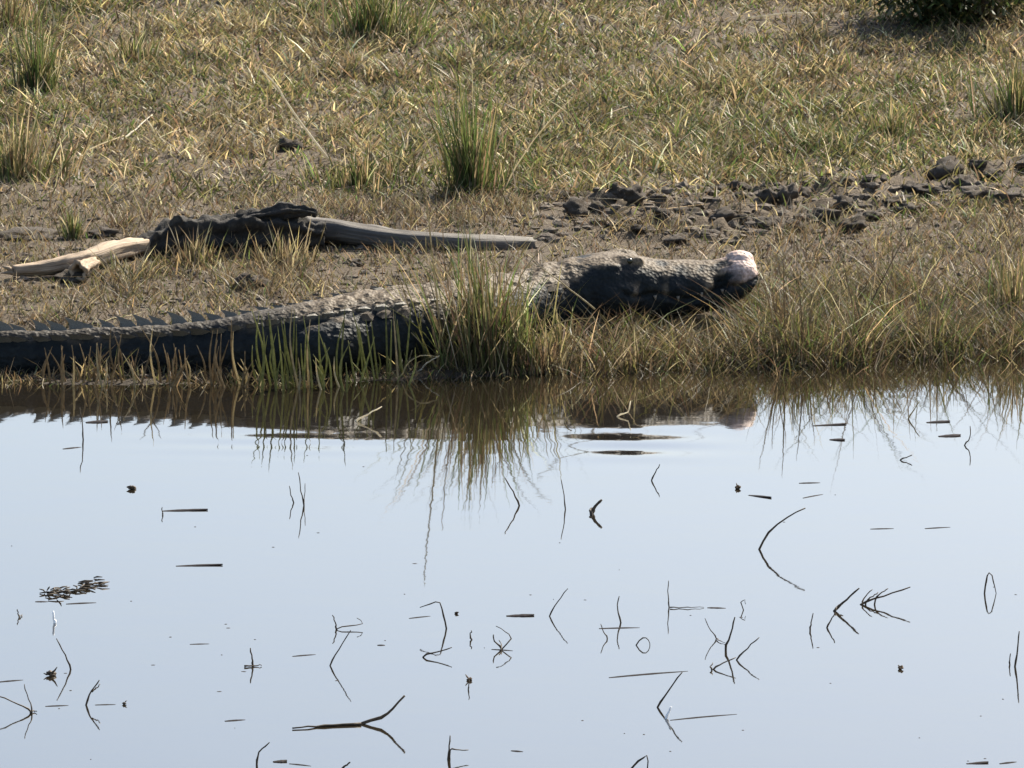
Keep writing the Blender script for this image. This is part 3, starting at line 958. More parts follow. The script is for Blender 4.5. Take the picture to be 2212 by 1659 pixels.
def c_shore(n, px, py, x, y, s):
    g = patch(x, y, 2.5, 83)
    return .85 * pick(n, .55, .5 + 1.0 * sstep(.5, .72, g) + .6 * blotch(px, py, 1950, 760, 200, 80), .18 + .3 * blotch(px, py, 1950, 760, 200, 80), 1.7, .3, .2)
sow('shore_grass', 'brown-olive grass wading into the water along the edge', (-2.4, 2.6, -.5, 2.4), 90000, d_shore, h_shore, (.003, .0065), c_shore, (.1, 1.0), 3)

# loose dry straw lying about
def d_litter(px, py, x, y, s): return sstep(.02, .1, s) * (.35 + .6 * sstep(.45, .65, patch(x, y, 3, 91)))
o = sow('straw_litter', 'loose dry straw lying over the bank and meadow', (-2.8, 2.8, .0, 9.0), 11000, d_litter, lambda px, py, x, y, s: np.full(len(px), .05), (.004, .008),
        lambda n, px, py, x, y, s: pick(n, 1.0, .1, .02, .5, 1.3, .6), (1.6, 4.5), 3)
o['category'] = 'straw'

# sparse taller stalks in the meadow
sow('dry_stalks', 'sparse taller dry stalks standing in the meadow', (-2.8, 2.8, 1.4, 9.5), 5200, lambda px, py, x, y, s: (py < 420) * (.2 + .6 * sstep(.45, .65, patch(x, y, 2, 95))),
    lambda px, py, x, y, s: np.full(len(px), .10), (.0035, .006), lambda n, px, py, x, y, s: pick(n, 1.2, .4, .15, .4, 1.0, .2), (.05, .6), 3)['category'] = 'stalks'

# ------------------------------------------------------------------ single tufts and clumps
def tuft(name, label, px, py, n, hgt, spread, cols, cat='tuft', lean=(.05, .55), wid=(.004, .008), stems=(), water=False, sq=.6):
    g = at_z(px, py, 0.0) if water else ground_at(px, py)
    base = empty(name, g) if stems else None
    a = rng.uniform(0, 2 * np.pi, n); r = spread * np.minimum(np.abs(rng.normal(0, .62, n)), 1.15)
    bx = g[0] + r * np.cos(a); by = g[1] + r * np.sin(a) * sq
    bz = height(bx, by)
    if water: bz = np.maximum(bz, -.06)
    B = np.stack([bx - g[0], by - g[1], bz - g[2] - .004], 1)
    ld = np.where(rng.random(n) < .4, a, rng.uniform(0, 2 * np.pi, n))
    tint = pick(n, *cols)
    lob = 1 + .45 * np.sin(a * 3 + px) * np.sin(a * 2 + py)
    tallness = np.where(rng.random(n) < .18, rng.uniform(.8, 1.15, n), rng.beta(2, 2.6, n) * .85 + .12) * np.clip(lob, .5, 1.2)
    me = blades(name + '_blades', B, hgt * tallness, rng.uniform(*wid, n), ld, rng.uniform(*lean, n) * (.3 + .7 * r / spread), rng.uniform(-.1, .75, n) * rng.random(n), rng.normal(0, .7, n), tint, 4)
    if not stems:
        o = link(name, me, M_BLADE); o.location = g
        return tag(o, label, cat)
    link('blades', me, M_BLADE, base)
    for (pts, rad, mat, nm) in stems:
        P = []
        for j, (qx, qy) in enumerate(pts):
            P.append(Vector(at_y(qx, qy, g[1] + random.uniform(-.02, .02))) - Vector(g))
        path = smooth_path(P, 8, .0012)
        bm = bmesh.new(); tube(bm, path, list(np.linspace(rad, rad * .45, len(path))), 5)
        link(nm, bm_mesh(nm, bm), mat, base)
    return tag(base, label, cat)

GRN = (.4, 1.2, 1.3, .15, .4, .05); DRY = (1.4, .3, .05, .6, 1.2, .2); MIX = (.7, 1.0, .5, .5, .6, .1); BRN = (.6, .35, .05, 1.6, .4, .2)
tuft('grass_tuft', 'tall green grass tuft standing behind the grey log', 1018, 412, 300, .44, .11, GRN, lean=(.02, .42))
tuft('grass_tuft', 'tall green grass at the left edge, above the pale mud', 30, 382, 420, .26, .22, MIX)
tuft('grass_tuft', 'upper green tuft near the top left corner', 80, 195, 240, .30, .11, GRN, lean=(.02, .35))
tuft('grass_tuft', 'tall tuft at the top left corner', 20, 75, 240, .26, .22, MIX)
tuft('grass_tuft', 'dark green tuft at the top, left of centre', 800, 82, 420, .28, .20, GRN)
tuft('grass_tuft', 'bright low tuft in the upper left meadow', 290, 128, 130, .14, .12, (.6, .5, .5, .1, 1.0, .1))
tuft('grass_tuft', 'small green tuft in the mud above the broken log', 158, 515, 120, .12, .05, GRN)
tuft('grass_tuft', 'tall green tuft at the right edge of the meadow', 2200, 250, 320, .26, .16, GRN)
tuft('grass_tuft', 'yellow dry tuft in front of the dark rotting trunk', 610, 578, 170, .15, .14, DRY)
tuft('grass_tuft', 'dry grass hanging before the dark trunk beside the broken log', 420, 572, 170, .13, .12, BRN)
tuft('grass_tuft', 'green spray of grass in the right meadow', 1920, 300, 170, .15, .12, GRN)
tuft('grass_tuft', 'leafy green patch left of the tall centre tuft', 770, 400, 260, .14, .24, GRN)
tuft('grass_tuft', 'small green tuft at the foot of the meadow right of the tall centre tuft', 1110, 395, 110, .12, .12, MIX)
# large clump before the crocodile's shoulder
st = [([(960, 790), (935, 560), (912, 342)], .0045, M_STRAW, 'stalk'), ([(1000, 790), (965, 600), (955, 470)], .003, M_REEDB, 'stalk'), ([(1120, 760), (1110, 640), (1150, 560), (1195, 520)], .0035, M_STRAW, 'stalk'),
      ([(1285, 668), (1215, 612), (1160, 572)], .0035, M_STRAW, 'stalk'), ([(1150, 770), (1190, 660), (1205, 610)], .003, M_STRAW, 'stalk'), ([(1060, 800), (1040, 650), (1046, 545)], .003, M_REED, 'stalk'),
      ([(1010, 800), (980, 700), (948, 640)], .003, M_STRAW, 'stalk'), ([(870, 828), (900, 720), (927, 632)], .0035, M_STRAW, 'stalk'), ([(1100, 790), (1090, 660), (1062, 560)], .003, M_REEDB, 'stalk'), ([(1175, 712), (1230, 690), (1282, 686)], .003, M_STRAW, 'stalk')]
tuft('shore_clump', 'big olive grass clump at the water in front of the crocodile shoulder', 1070, 790, 900, .40, .22, (.7, 1.3, .5, 1.0, .5, .1), 'grass clump', (.02, .42), stems=st, sq=.45)
tuft('shore_clump', 'flattened straw heap beside the big olive clump, under the jaw', 1215, 745, 170, .13, .13, DRY, 'grass clump', (.5, 1.6))
# green reeds in front of the body: each reed a part
def reeds(name, label, spots, mat, cat='reeds', rad=.0042, extra=0):
    bx_ = [q[0] for q in spots]; by_ = [q[1] for q in spots]; ty_ = [q[3] for q in spots]
    for k in range(extra):
        x_ = random.uniform(min(bx_) - 12, max(bx_) + 12); t_ = random.uniform(min(ty_) - 5, 800)
        spots = spots + [(x_, random.uniform(min(by_), max(by_) + 8), x_ + random.gauss(0, 24), t_)]
    g0 = at_z(spots[0][0], spots[0][1], 0)
    root = empty(name, g0)
    for (bx, by, tx, ty) in spots:
        g = at_z(bx, by, -.0)
        b_ = Vector((g[0], g[1], -.03)); t_ = Vector(at_y(tx, ty, g[1] + random.uniform(-.03, .03)))
        m_ = b_.lerp(t_, .55) + Vector((random.gauss(0, .012), random.uniform(-.01, .01), 0))
        path = smooth_path([b_ - Vector(g0), m_ - Vector(g0), t_ - Vector(g0)], 8)
        bm = bmesh.new(); tube(bm, path, [rad, rad, rad * .95, rad * .9, rad * .85, rad * .75, rad * .6, rad * .4, rad * .15][:len(path)], 5)
        link('reed', bm_mesh('reed', bm), mat if random.random() < .8 else M_STRAW, root)
    return tag(root, label, cat)
rs = [(588, 832, 541, 660), (560, 828, 545, 745), (600, 834, 583, 690), (612, 830, 607, 688), (622, 836, 610, 760), (640, 832, 640, 700), (632, 830, 618, 740), (655, 836, 660, 722), (668, 832, 670, 690), (676, 838, 655, 680), (690, 834, 690, 720),
      (702, 836, 712, 750), (648, 838, 632, 655), (716, 838, 700, 740), (730, 832, 745, 680), (575, 830, 560, 672), (606, 838, 596, 720), (662, 838, 650, 742), (682, 830, 676, 765), (740, 836, 722, 770), (626, 836, 636, 670)]
reeds('reed_stand', 'stand of straight green reeds in the water before the tail root', rs, M_REED, extra=16)
reeds('reed_stand', 'few upright green reeds beside the big clump, left of it', [(812, 822, 790, 690), (818, 820, 802, 692), (800, 820, 775, 700), (838, 818, 833, 650), (842, 816, 846, 690), (862, 814, 858, 690), (786, 822, 770, 715), (872, 812, 888, 650), (828, 820, 838, 770), (770, 826, 752, 735)], M_REED, extra=10)
reeds('reed_stand', 'dry brown stems before the tail, under its tallest scutes', [(355, 826, 362, 762), (372, 828, 380, 750), (392, 828, 386, 755), (405, 824, 400, 770), (368, 830, 352, 742), (350, 828, 300, 700), (340, 830, 330, 705), (268, 830, 262, 722), (260, 826, 240, 700), (384, 828, 372, 775)], M_REEDB, extra=12)
reeds('reed_stand', 'dry brown stems in front of the thin tail near the left edge', [(160, 826, 155, 745), (178, 828, 172, 742), (192, 828, 196, 748), (148, 826, 140, 765), (205, 830, 210, 740), (170, 826, 162, 770), (138, 828, 132, 745), (98, 826, 108, 760), (210, 826, 190, 765), (230, 824, 250, 770)], M_REEDB, extra=13)
reeds('reed_stand', 'thin bent stems beside the green reeds, toward the tail', [(440, 826, 425, 745), (480, 830, 478, 720), (512, 826, 500, 690), (528, 828, 520, 775), (462, 828, 470, 760)], M_REEDB, extra=10)
reeds('reed_stand', 'tall pale stems right of the snout, standing in the flooded grass', [(1690, 785, 1640, 560), (1700, 790, 1692, 545), (1712, 780, 1668, 590), (1722, 790, 1712, 640), (1735, 788, 1722, 580), (1705, 792, 1660, 640), (1745, 785, 1762, 610), (1728, 792, 1750, 655), (1716, 790, 1700, 700), (1755, 780, 1744, 690), (1680, 786, 1700, 620), (1738, 792, 1728, 720)], M_REEDB, rad=.003)
tuft('shore_clump', 'olive grass clump wading at the right of the snout', 1722, 785, 260, .20, .14, (.8, 1.1, .4, 1.0, .5, .1), 'grass clump', (.02, .5), water=True)
tuft('shore_clump', 'green grass clump in the flooded grass near the right edge', 1930, 745, 280, .14, .22, (.5, 1.3, .8, .6, .4, .1), 'grass clump', (.1, .7), water=True)
tuft('shore_clump', 'thin tall grass at the right edge above the water', 2190, 690, 150, .28, .10, MIX, 'grass clump', (.02, .3))
tuft('shore_clump', 'thin grass in the water below the jaw', 1360, 800, 150, .15, .16, BRN, 'grass clump', (.05, .4), water=True)
tuft('shore_clump', 'brown grass fringe at the water beside the big olive clump', 1180, 806, 240, .17, .20, BRN, 'grass clump', (.05, .6), water=True)

# shrub at the top right
g = ground_at(2110, 48)
sh = empty('low_shrub', g); tag(sh, 'dark green shrub at the top right corner', 'shrub')
bm = bmesh.new()
tips = []
for k in range(16):
    a = random.uniform(0, 6.28); rr_ = random.uniform(.15, .5)
    p1 = Vector((math.cos(a) * rr_ * 1.2, math.sin(a) * rr_ * .8, random.uniform(.12, .5)))
    tube(bm, smooth_path([Vector((0, 0, -.02)), p1 * .5 + Vector((0, 0, .06)), p1], 6), [.012, .011, .009, .008, .006, .005, .003], 5); tips.append(p1)
link('stems', bm_mesh('stems', bm), M_TWIGB, sh)
N = 4200
tp = np.array([t[:] for t in tips])[rng.integers(0, 16, N)]
B = tp * rng.uniform(.35, 1.05, (N, 1)) + rng.normal(0, .075, (N, 3)); B[:, 2] = np.abs(B[:, 2])
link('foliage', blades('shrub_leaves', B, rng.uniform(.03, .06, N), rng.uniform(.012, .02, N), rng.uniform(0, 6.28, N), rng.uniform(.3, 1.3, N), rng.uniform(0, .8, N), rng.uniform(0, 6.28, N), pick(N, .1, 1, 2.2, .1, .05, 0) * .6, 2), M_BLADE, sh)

# ------------------------------------------------------------------ single straws on land
def straw(label, pts, rad=.004, mat=None, name='dry_straw', cat='straw', lying=False, water=False):
    g = at_z(*pts[0], .002) if water else ground_at(*pts[0])
    P = [Vector((0, 0, -.005 if not (lying or water) else .006))]
    for (qx, qy) in pts[1:]:
        if lying:
            e = at_z(qx, qy, .006) if water else ground_at(qx, qy) + np.array([0, 0, .02])
        else:
            e = at_y(qx, qy, g[1] + random.uniform(-.02, .02))
        P.append(Vector(e) - Vector(g))
    path = smooth_path(P, 10, .0012)
    bm = bmesh.new(); tube(bm, path, list(np.linspace(rad, rad * .4, len(path))), 6)
    o = link(name, bm_mesh(name, bm), mat or M_PALE); o.location = g
    return tag(o, label, cat)
straw('long pale straw leaning left in the meadow', [(714, 347), (650, 265), (600, 190), (562, 148)], .0055)
straw('thin straw leaning left, right of the long pale one', [(800, 345), (760, 290), (722, 250)], .0035, M_STRAW)
straw('pale curved straw arching right in the upper meadow', [(1402, 124), (1425, 98), (1455, 78)], .004)
straw('upright pale straw in the upper meadow below the arching one', [(1467, 215), (1468, 150), (1466, 96)], .004, M_STRAW)
straw('short upright pale straw left of the arching one', [(1378, 200), (1372, 140), (1365, 88)], .0035, M_STRAW)
straw('straight pale straw in the right meadow', [(2045, 240), (2034, 195), (2022, 150)], .0045)
straw('short white straw in the right meadow, left of the straight one', [(1760, 280), (1748, 250), (1742, 232)], .004)
straw('white leaf blade standing in the middle of the right meadow', [(1606, 232), (1612, 210), (1620, 190)], .005)
straw('yellow straw lying slantwise in the left meadow', [(258, 310), (290, 292), (330, 258)], .005, None, lying=True)
straw('yellow straw lying across the slanted one', [(180, 332), (230, 318), (268, 305)], .0045, M_STRAW, lying=True)
straw('upright straw in the left meadow', [(250, 292), (251, 240), (249, 195)], .0035, M_STRAW)
straw('long straw lying at the top right of the meadow', [(1615, 42), (1690, 40), (1765, 38)], .006, None, lying=True)
straw('pale straw lying aslant behind the tall centre tuft', [(1168, 225), (1225, 190), (1290, 152)], .005, M_STRAW, lying=True)
straw('thin straw crossing the trampled strip behind the head', [(1300, 478), (1345, 455), (1392, 424)], .004, M_STRAW)
straw('bent straw at the foot of the meadow right of the tall centre tuft', [(1065, 400), (1110, 368), (1165, 362)], .004, M_STRAW, lying=True)
straw('white chip of wood on the upper meadow', [(1200, 70), (1207, 60), (1217, 50)], .009, M_WHITE, 'wood_chip', 'chip')
straw('pale straw leaning left in the flooded grass at the right', [(1918, 744), (1890, 710), (1862, 678)], .0035, M_STRAW, water=True)
straw('pale straw floating aslant in the flooded grass at the right', [(1865, 768), (1895, 758), (1922, 746)], .004, None, lying=True, water=True)
straw('thin straw floating level at the right edge', [(2005, 723), (2110, 720), (2230, 718)], .003, None, lying=True, water=True)
straw('bright blade floating at the right edge above the thin straw', [(2115, 692), (2170, 690), (2235, 698)], .0045, None, lying=True, water=True)
straw('straw lying at the water before the throat', [(1172, 758), (1230, 742), (1288, 722)], .0045, M_STRAW, lying=True)
straw('straw floating along the edge under the big olive clump', [(878, 812), (970, 806), (1052, 794)], .005, M_STRAW, lying=True, water=True)
straw('short white straw upright before the jaw', [(1357, 755), (1357, 728), (1355, 702)], .0035)
straw('arched straw beside the big olive clump', [(862, 816), (885, 780), (920, 768), (948, 772)], .003, M_STRAW)
straw('slanting straw at the foot of the big olive clump', [(902, 802), (922, 785), (948, 768)], .0035, None)
straw('bright fallen straw behind the tail, pointing up', [(628, 672), (655, 645), (690, 625)], .004, M_STRAW)
straw('dry stem arching behind the tail near the left edge', [(172, 665), (195, 630), (212, 618)], .004, M_STRAW)

# ------------------------------------------------------------------ stems and leaves in the open water
def bend_stem(label, paths, rad=.0034, mat=None, name='water_stem', cat='stem'):
    """paths: first path starts at the water line; others branch or rise nearby. A single path makes one mesh, more make parts."""
    mat = mat or M_TWIG
    g = at_z(*paths[0][0], 0)
    root = empty(name, g) if len(paths) > 1 else None
    for j, pts in enumerate(paths):
        gj = g if (j == 0 or pts[0][1] < paths[0][0][1] + 6) else at_z(*pts[0], 0)      # a shoot that leaves the water nearer by
        P = [Vector(at_z(qx, qy, .003) if (qy >= paths[0][0][1] - 2 and j and gj is g) else at_y(qx, qy, gj[1] + (k * .012 if j else 0))) - Vector(g) for k, (qx, qy) in enumerate(pts)]
        if abs(P[0].z) < .03 and not (j and gj is g and pts[-1][1] >= paths[0][0][1] - 2): P = [P[0] + Vector((0, 0, -.04 - max(P[0].z, 0)))] + P
        path = smooth_path(P, 9, .0009)
        bm = bmesh.new(); r_ = rad * (1 if j == 0 else .75)
        tube(bm, path, [r_ * (1 - .6 * (i / (len(path) - 1))) * (1.25 if i % 4 == 0 else 1) for i in range(len(path))], 6)
        if root is None:
            o = link(name, bm_mesh(name, bm), mat); o.location = g
            return tag(o, label, cat)
        link('shoot', bm_mesh('shoot', bm), mat, root)
    return tag(root, label, cat)
def afloat(label, a, b, w=.006, mat=None, name='floating_leaf', cat='leaf', tip=None):
    """a thin curved leaf or twig lying on the water between two survey points"""
    g = Vector(at_z(*a, 0)); e = Vector(at_z(*b, 0)); d = e - g
    ax = d.normalized(); sd = Vector((-ax.y, ax.x, 0))
    bm = bmesh.new(); n = 9; T = []; Bt = []
    for i in range(n + 1):
        t = i / n; ww = w * (math.sin(math.pi * min(1, t * .86 + .12)) ** .7) * (1 + .12 * random.uniform(-1, 1))
        ww *= 1.5; c = d * t + sd * (.1 * d.length * .25 * math.sin(math.pi * t)) * random.choice((1, .9)) + Vector((0, 0, -.0015 + .004 * t * t * (w > .008)))
        T.append([bm.verts.new(c + sd * ww + Vector((0, 0, .001))), bm.verts.new(c + Vector((0, 0, .002 + ww * .18))), bm.verts.new(c - sd * ww + Vector((0, 0, .001)))])
        Bt.append([bm.verts.new(v.co - Vector((0, 0, .0025))) for v in T[-1]])
    for i in range(n):
        for k in range(2):
            bm.faces.new((T[i][k], T[i][k + 1], T[i + 1][k + 1], T[i + 1][k])); bm.faces.new((Bt[i][k], Bt[i + 1][k], Bt[i + 1][k + 1], Bt[i][k + 1]))
        bm.faces.new((T[i][0], T[i + 1][0], Bt[i + 1][0], Bt[i][0])); bm.faces.new((T[i][2], Bt[i][2], Bt[i + 1][2], T[i + 1][2]))
    bmesh.ops.recalc_face_normals(bm, faces=bm.faces[:])
    o = link(name, bm_mesh(name, bm), M_LEAF); o.location = g
    return tag(o, label, cat)
def speck(label, px, py, r, mat=None, name='seed_head', cat='seed head'):
    g = at_z(px, py, 0)
    bm = bmesh.new(); bmesh.ops.create_icosphere(bm, subdivisions=3, radius=r * .6)
    for v in bm.verts:
        v.co *= 1 + .9 * mnoise.fractal(v.co / r * 1.6 + Vector((px, py, 0)), 1, 2, 4)
        v.co.z *= .7
    for k in range(2):
        a_ = random.uniform(0, 6.28); d_ = Vector((math.cos(a_), math.sin(a_), random.uniform(-.2, .9))) * r * random.uniform(.9, 1.6)
        tube(bm, [Vector((0, 0, 0)), d_ * .6, d_ + Vector((0, 0, r * random.uniform(-.4, .3)))], [r * .2, r * .16, r * .06], 5)
    o = link(name, bm_mesh(name, bm), mat or M_TWIG); o.location = (g[0], g[1], r * .35)
    return tag(o, label, cat)

bend_stem('longest arching dark stem in the open water, curving right', [[(1640, 1187), (1662, 1150), (1700, 1118), (1740, 1098)]], .0042)
bend_stem('thick stem slanting up right with side twigs, right of centre', [[(1803, 1320), (1828, 1296), (1857, 1270)], [(1803, 1320), (1812, 1308), (1822, 1304)]], .005)
bend_stem('long low stem slanting right with fine twigs, beside the thick one', [[(1860, 1306), (1910, 1288), (1968, 1267)], [(1890, 1296), (1905, 1280), (1918, 1272)], [(1870, 1302), (1885, 1288), (1896, 1280)], [(1862, 1305), (1870, 1288), (1885, 1274)]], .004, M_TWIGB)
bend_stem('short stem leaning right just left of the thick twiggy stem', [[(1786, 1356), (1795, 1340), (1803, 1324)]], .0032)
bend_stem('short upright stem left of the short leaning one', [[(1750, 1362), (1752, 1345), (1756, 1324)]], .003, M_TWIGB)
bend_stem('pale stem looping into a narrow arch near the right edge', [[(2127, 1282), (2130, 1255), (2137, 1237), (2147, 1255), (2151, 1282)]], .003, M_TWIGB)
bend_stem('upright stem at the right edge of the water', [[(2193, 1440), (2198, 1400), (2202, 1364)]], .0036)
bend_stem('short stem left of the one at the right edge of the water', [[(2180, 1436), (2181, 1425), (2182, 1412)]], .0028)
bend_stem('stem leaning right above a long floating straw, lower right', [[(1420, 1528), (1445, 1490), (1474, 1452)]], .0036)
bend_stem('three dark stems rising crosswise, lower right', [[(1567, 1405), (1578, 1370), (1588, 1332)], [(1592, 1426), (1615, 1400), (1640, 1376)], [(1540, 1446), (1562, 1432), (1590, 1420)], [(1538, 1448), (1534, 1440), (1540, 1432)]], .0042)
bend_stem('faint forked stem left of the three dark crossed ones', [[(1548, 1380), (1535, 1362), (1522, 1336)], [(1548, 1380), (1556, 1385), (1566, 1388)]], .0022, M_TWIGB)
bend_stem('short stem leaning right in open water below the ripples', [[(1408, 1038), (1416, 1020), (1426, 1004)]], .003)
bend_stem('thick curled brown leaf standing in the open water below the ripples', [[(1278, 1110), (1286, 1094), (1300, 1080)], [(1278, 1110), (1275, 1100), (1284, 1097)]], .008)
bend_stem('bent stem leaning left under the big olive clump', [[(1122, 1092), (1108, 1062), (1090, 1032)]], .0036)
bend_stem('thin stem leaning left, right of the bent one under the clump', [[(1222, 1100), (1218, 1070), (1212, 1035)]], .0026)
bend_stem('pair of thin stems in the water below the green reeds', [[(656, 1092), (650, 1060), (645, 1020)], [(657, 1092), (658, 1070), (660, 1044)]], .0028)
bend_stem('short bent stem left of the pair below the green reeds', [[(634, 1086), (630, 1070), (625, 1050)]], .0026)
bend_stem('forked hook stem with a lopped shoot, left of centre', [[(727, 1360), (724, 1345), (718, 1328)], [(728, 1358), (755, 1352), (782, 1348), (772, 1334)]], .003, M_TWIGB)
bend_stem('stem leaning right below the forked hook, left of centre', [[(712, 1438), (732, 1402), (757, 1362)]], .0028)
bend_stem('bent-over stem with a hooked top, centre of the open water', [[(963, 1358), (958, 1330), (950, 1302), (928, 1305), (906, 1312)]], .003)
bend_stem('low twig pointing right below the hooked stem', [[(914, 1420), (945, 1408), (976, 1399)]], .0032)
bend_stem('thin stem leaning right in the centre of the open water', [[(1187, 1331), (1205, 1300), (1226, 1272)]], .0026)
bend_stem('curled tangle of twigs in the centre of the open water', [[(1084, 1402), (1068, 1385), (1066, 1370)], [(1084, 1402), (1104, 1378), (1092, 1364), (1070, 1352)], [(1082, 1404), (1084, 1392), (1078, 1382)]], .0034)
bend_stem('short stub of stem left of the curled tangle', [[(1018, 1382), (1017, 1372), (1018, 1362)]], .0032)
bend_stem('bent stem standing on a floating leaf, right of centre', [[(1342, 1345), (1334, 1315), (1337, 1288)]], .003)
bend_stem('thin stem leaning left below the bent one on its leaf', [[(1312, 1380), (1304, 1365), (1297, 1346)]], .0024)
bend_stem('small pale loop of stem right of centre', [[(1374, 1394), (1388, 1378), (1402, 1382), (1404, 1398)]], .0024, M_TWIGB)
bend_stem('thin upright stem with a level twig, right of centre', [[(1445, 1312), (1444, 1285), (1443, 1254)], [(1447, 1312), (1485, 1312), (1520, 1311)]], .0024)
bend_stem('tiny looped stem above the three crossed stems', [[(1606, 1318), (1600, 1302), (1608, 1296), (1610, 1306)]], .002)
bend_stem('small stem leaning right near the right edge, under the grass fringe', [[(1945, 994), (1958, 988), (1971, 983)]], .003)
bend_stem('bent stem near the right edge, under the grass fringe', [[(2084, 962), (2096, 945), (2096, 920)]], .0028, M_TWIGB)
bend_stem('bright bent straw at the edge below the big olive clump', [[(768, 910), (795, 895), (825, 878)]], .0042, M_PALE)
bend_stem('bright bent straw at the edge below the throat', [[(1334, 900), (1356, 890), (1362, 866)]], .0035, M_PALE)
bend_stem('pale bent straw left of the bright one below the throat', [[(1220, 914), (1228, 900), (1236, 898)]], .003, M_STRAW)
bend_stem('pale straw leaning right at the edge near the right side', [[(1962, 905), (1975, 885), (1986, 866)]], .0032, M_STRAW)
bend_stem('small forked stem near the left edge', [[(42, 1333), (40, 1326), (37, 1316)], [(42, 1333), (46, 1330), (48, 1327)]], .003)
bend_stem('thin stem leaning left under the white fleck', [[(153, 1446), (140, 1415), (122, 1380)]], .0032)
bend_stem('stems fanning from one knot at the lower left corner', [[(70, 1540), (38, 1520), (-4, 1504)], [(70, 1540), (62, 1510), (52, 1478)], [(66, 1540), (72, 1536), (80, 1538)]], .0034)
bend_stem('forked stem leaning right at the lower left', [[(185, 1523), (198, 1492), (216, 1468)], [(198, 1494), (208, 1486), (216, 1478)]], .0034)
bend_stem('brown stem with a crossbar of floating twig, lower left', [[(546, 1438), (545, 1422), (540, 1400)], [(528, 1439), (548, 1438), (566, 1437)]], .0036, M_TWIGB)
bend_stem('big forked stick with one raised arm, lower left of centre', [[(780, 1564), (825, 1550), (848, 1530), (873, 1502)], [(780, 1564), (700, 1568), (632, 1573)]], .006)
bend_stem('bent stem at the bottom edge, left of centre', [[(555, 1652), (560, 1625), (582, 1604)]], .0036)
bend_stem('upright stem with a level twig at the bottom edge, centre', [[(968, 1640), (970, 1620), (971, 1590)], [(972, 1622), (992, 1621), (1012, 1620)]], .0036)
bend_stem('stem bent into a peak at the bottom edge, right of centre', [[(1362, 1662), (1380, 1645), (1398, 1632), (1398, 1662)]], .0036)
bend_stem('twiggy stem end at the bottom edge below the forked stick', [[(736, 1668), (748, 1652), (757, 1646)]], .004)
bend_stem('short thin stem below the round seed head, centre', [[(1012, 1490), (1012, 1480), (1014, 1470)]], .0024)
bend_stem('faint stem leaning left at the left of the floating leaves', [[(352, 1112), (351, 1106), (350, 1096)]], .0028)
bend_stem('thin dark stem under the brown stems at the left shore', [[(180, 950), (178, 915), (172, 880)]], .003)

afloat('dark leaf floating level at the left, upper of two', (352, 1104), (449, 1102), .011)
afloat('dark leaf floating level at the left, lower of two', (380, 1223), (481, 1221), .009)
afloat('plump dark leaf floating in the centre of the water', (1094, 1331), (1154, 1330), .014)
afloat('long straw floating aslant at the lower right', (1316, 1464), (1486, 1450), .008, M_TWIG, 'floating_straw', 'straw')
afloat('straw floating aslant below the leaning stem, lower right', (1448, 1556), (1592, 1543), .0065, M_TWIGB, 'floating_straw', 'straw')
afloat('leaf floating under the bent stem right of centre', (1294, 1358), (1382, 1356), .007)
afloat('small dark leaf right of the level twig', (1528, 1313), (1568, 1314), .008)
afloat('left one of two thin straws floating near the right edge', (1880, 1143), (1931, 1142), .006, M_TWIGB, 'floating_straw', 'straw')
afloat('right one of two thin straws floating near the right edge', (1998, 1142), (2053, 1139), .006, M_TWIGB, 'floating_straw', 'straw')
afloat('thin straw floating above the two, under the tall pale stems', (1726, 1044), (1772, 1043), .008, M_TWIG, 'floating_straw', 'straw')
afloat('bent dark leaf floating left of the arching stem tip', (1618, 1070), (1666, 1076), .010)
afloat('short straw floating above the tip of the longest arching stem', (1735, 1076), (1778, 1068), .006, M_TWIGB, 'floating_straw', 'straw')
afloat('long dark stick floating at the right fringe', (1756, 920), (1828, 917), .010, M_TWIG, 'floating_stick', 'stick')
afloat('small brown leaf floating below the dark stick at the right', (1792, 950), (1825, 951), .014)
afloat('brown leaf floating near the right edge of the fringe', (2028, 943), (2075, 941), .016)
afloat('dark leaf floating above the brown one near the right edge', (2002, 913), (2052, 911), .014)
afloat('brown leaf floating at the left fringe', (186, 913), (233, 911), .018)
afloat('thin stick floating below the left fringe', (136, 970), (176, 966), .008, M_TWIG, 'floating_stick', 'stick')
afloat('short twig under the raft of debris at the left', (76, 1300), (104, 1300), .007, M_TWIGB, 'floating_stick', 'stick')
afloat('longer twig under the raft of debris at the left', (143, 1305), (208, 1302), .007, M_TWIGB, 'floating_stick', 'stick')
afloat('stick entering from the left edge, lower left', (-8, 1474), (50, 1469), .007, M_TWIG, 'floating_stick', 'stick')
afloat('twig floating left of the forked leaning stem', (98, 1526), (148, 1524), .006, M_TWIGB, 'floating_stick', 'stick')
afloat('twig floating right of the forked leaning stem', (205, 1523), (250, 1522), .005, M_TWIGB, 'floating_stick', 'stick')
afloat('reddish leaf floating at the lower left', (486, 1558), (530, 1555), .008, M_TWIGB)
afloat('thin twig floating left of the hooked stem', (884, 1336), (930, 1331), .006, M_TWIGB, 'floating_stick', 'stick')
afloat('faint twig floating left of centre', (410, 1392), (452, 1391), .005, M_TWIGB, 'floating_stick', 'stick')
afloat('dark twig under the curled tangle', (1062, 1403), (1108, 1406), .006, M_TWIG, 'floating_stick', 'stick')
afloat('short twig left of the curled tangle', (815, 1394), (832, 1394), .007, M_TWIGB, 'floating_stick', 'stick')
afloat('thin twig joining the hook stem, left of centre', (632, 1418), (682, 1414), .006, M_TWIGB, 'floating_stick', 'stick')
afloat('dark crumpled leaf at the bottom edge beside the bent stem', (590, 1646), (620, 1645), .012)
afloat('thin twig at the bottom edge right of the crumpled leaf', (625, 1650), (672, 1655), .006, M_TWIGB, 'floating_stick', 'stick')
afloat('small twig near the bottom edge in the centre', (1104, 1622), (1130, 1624), .007, M_TWIG, 'floating_stick', 'stick')
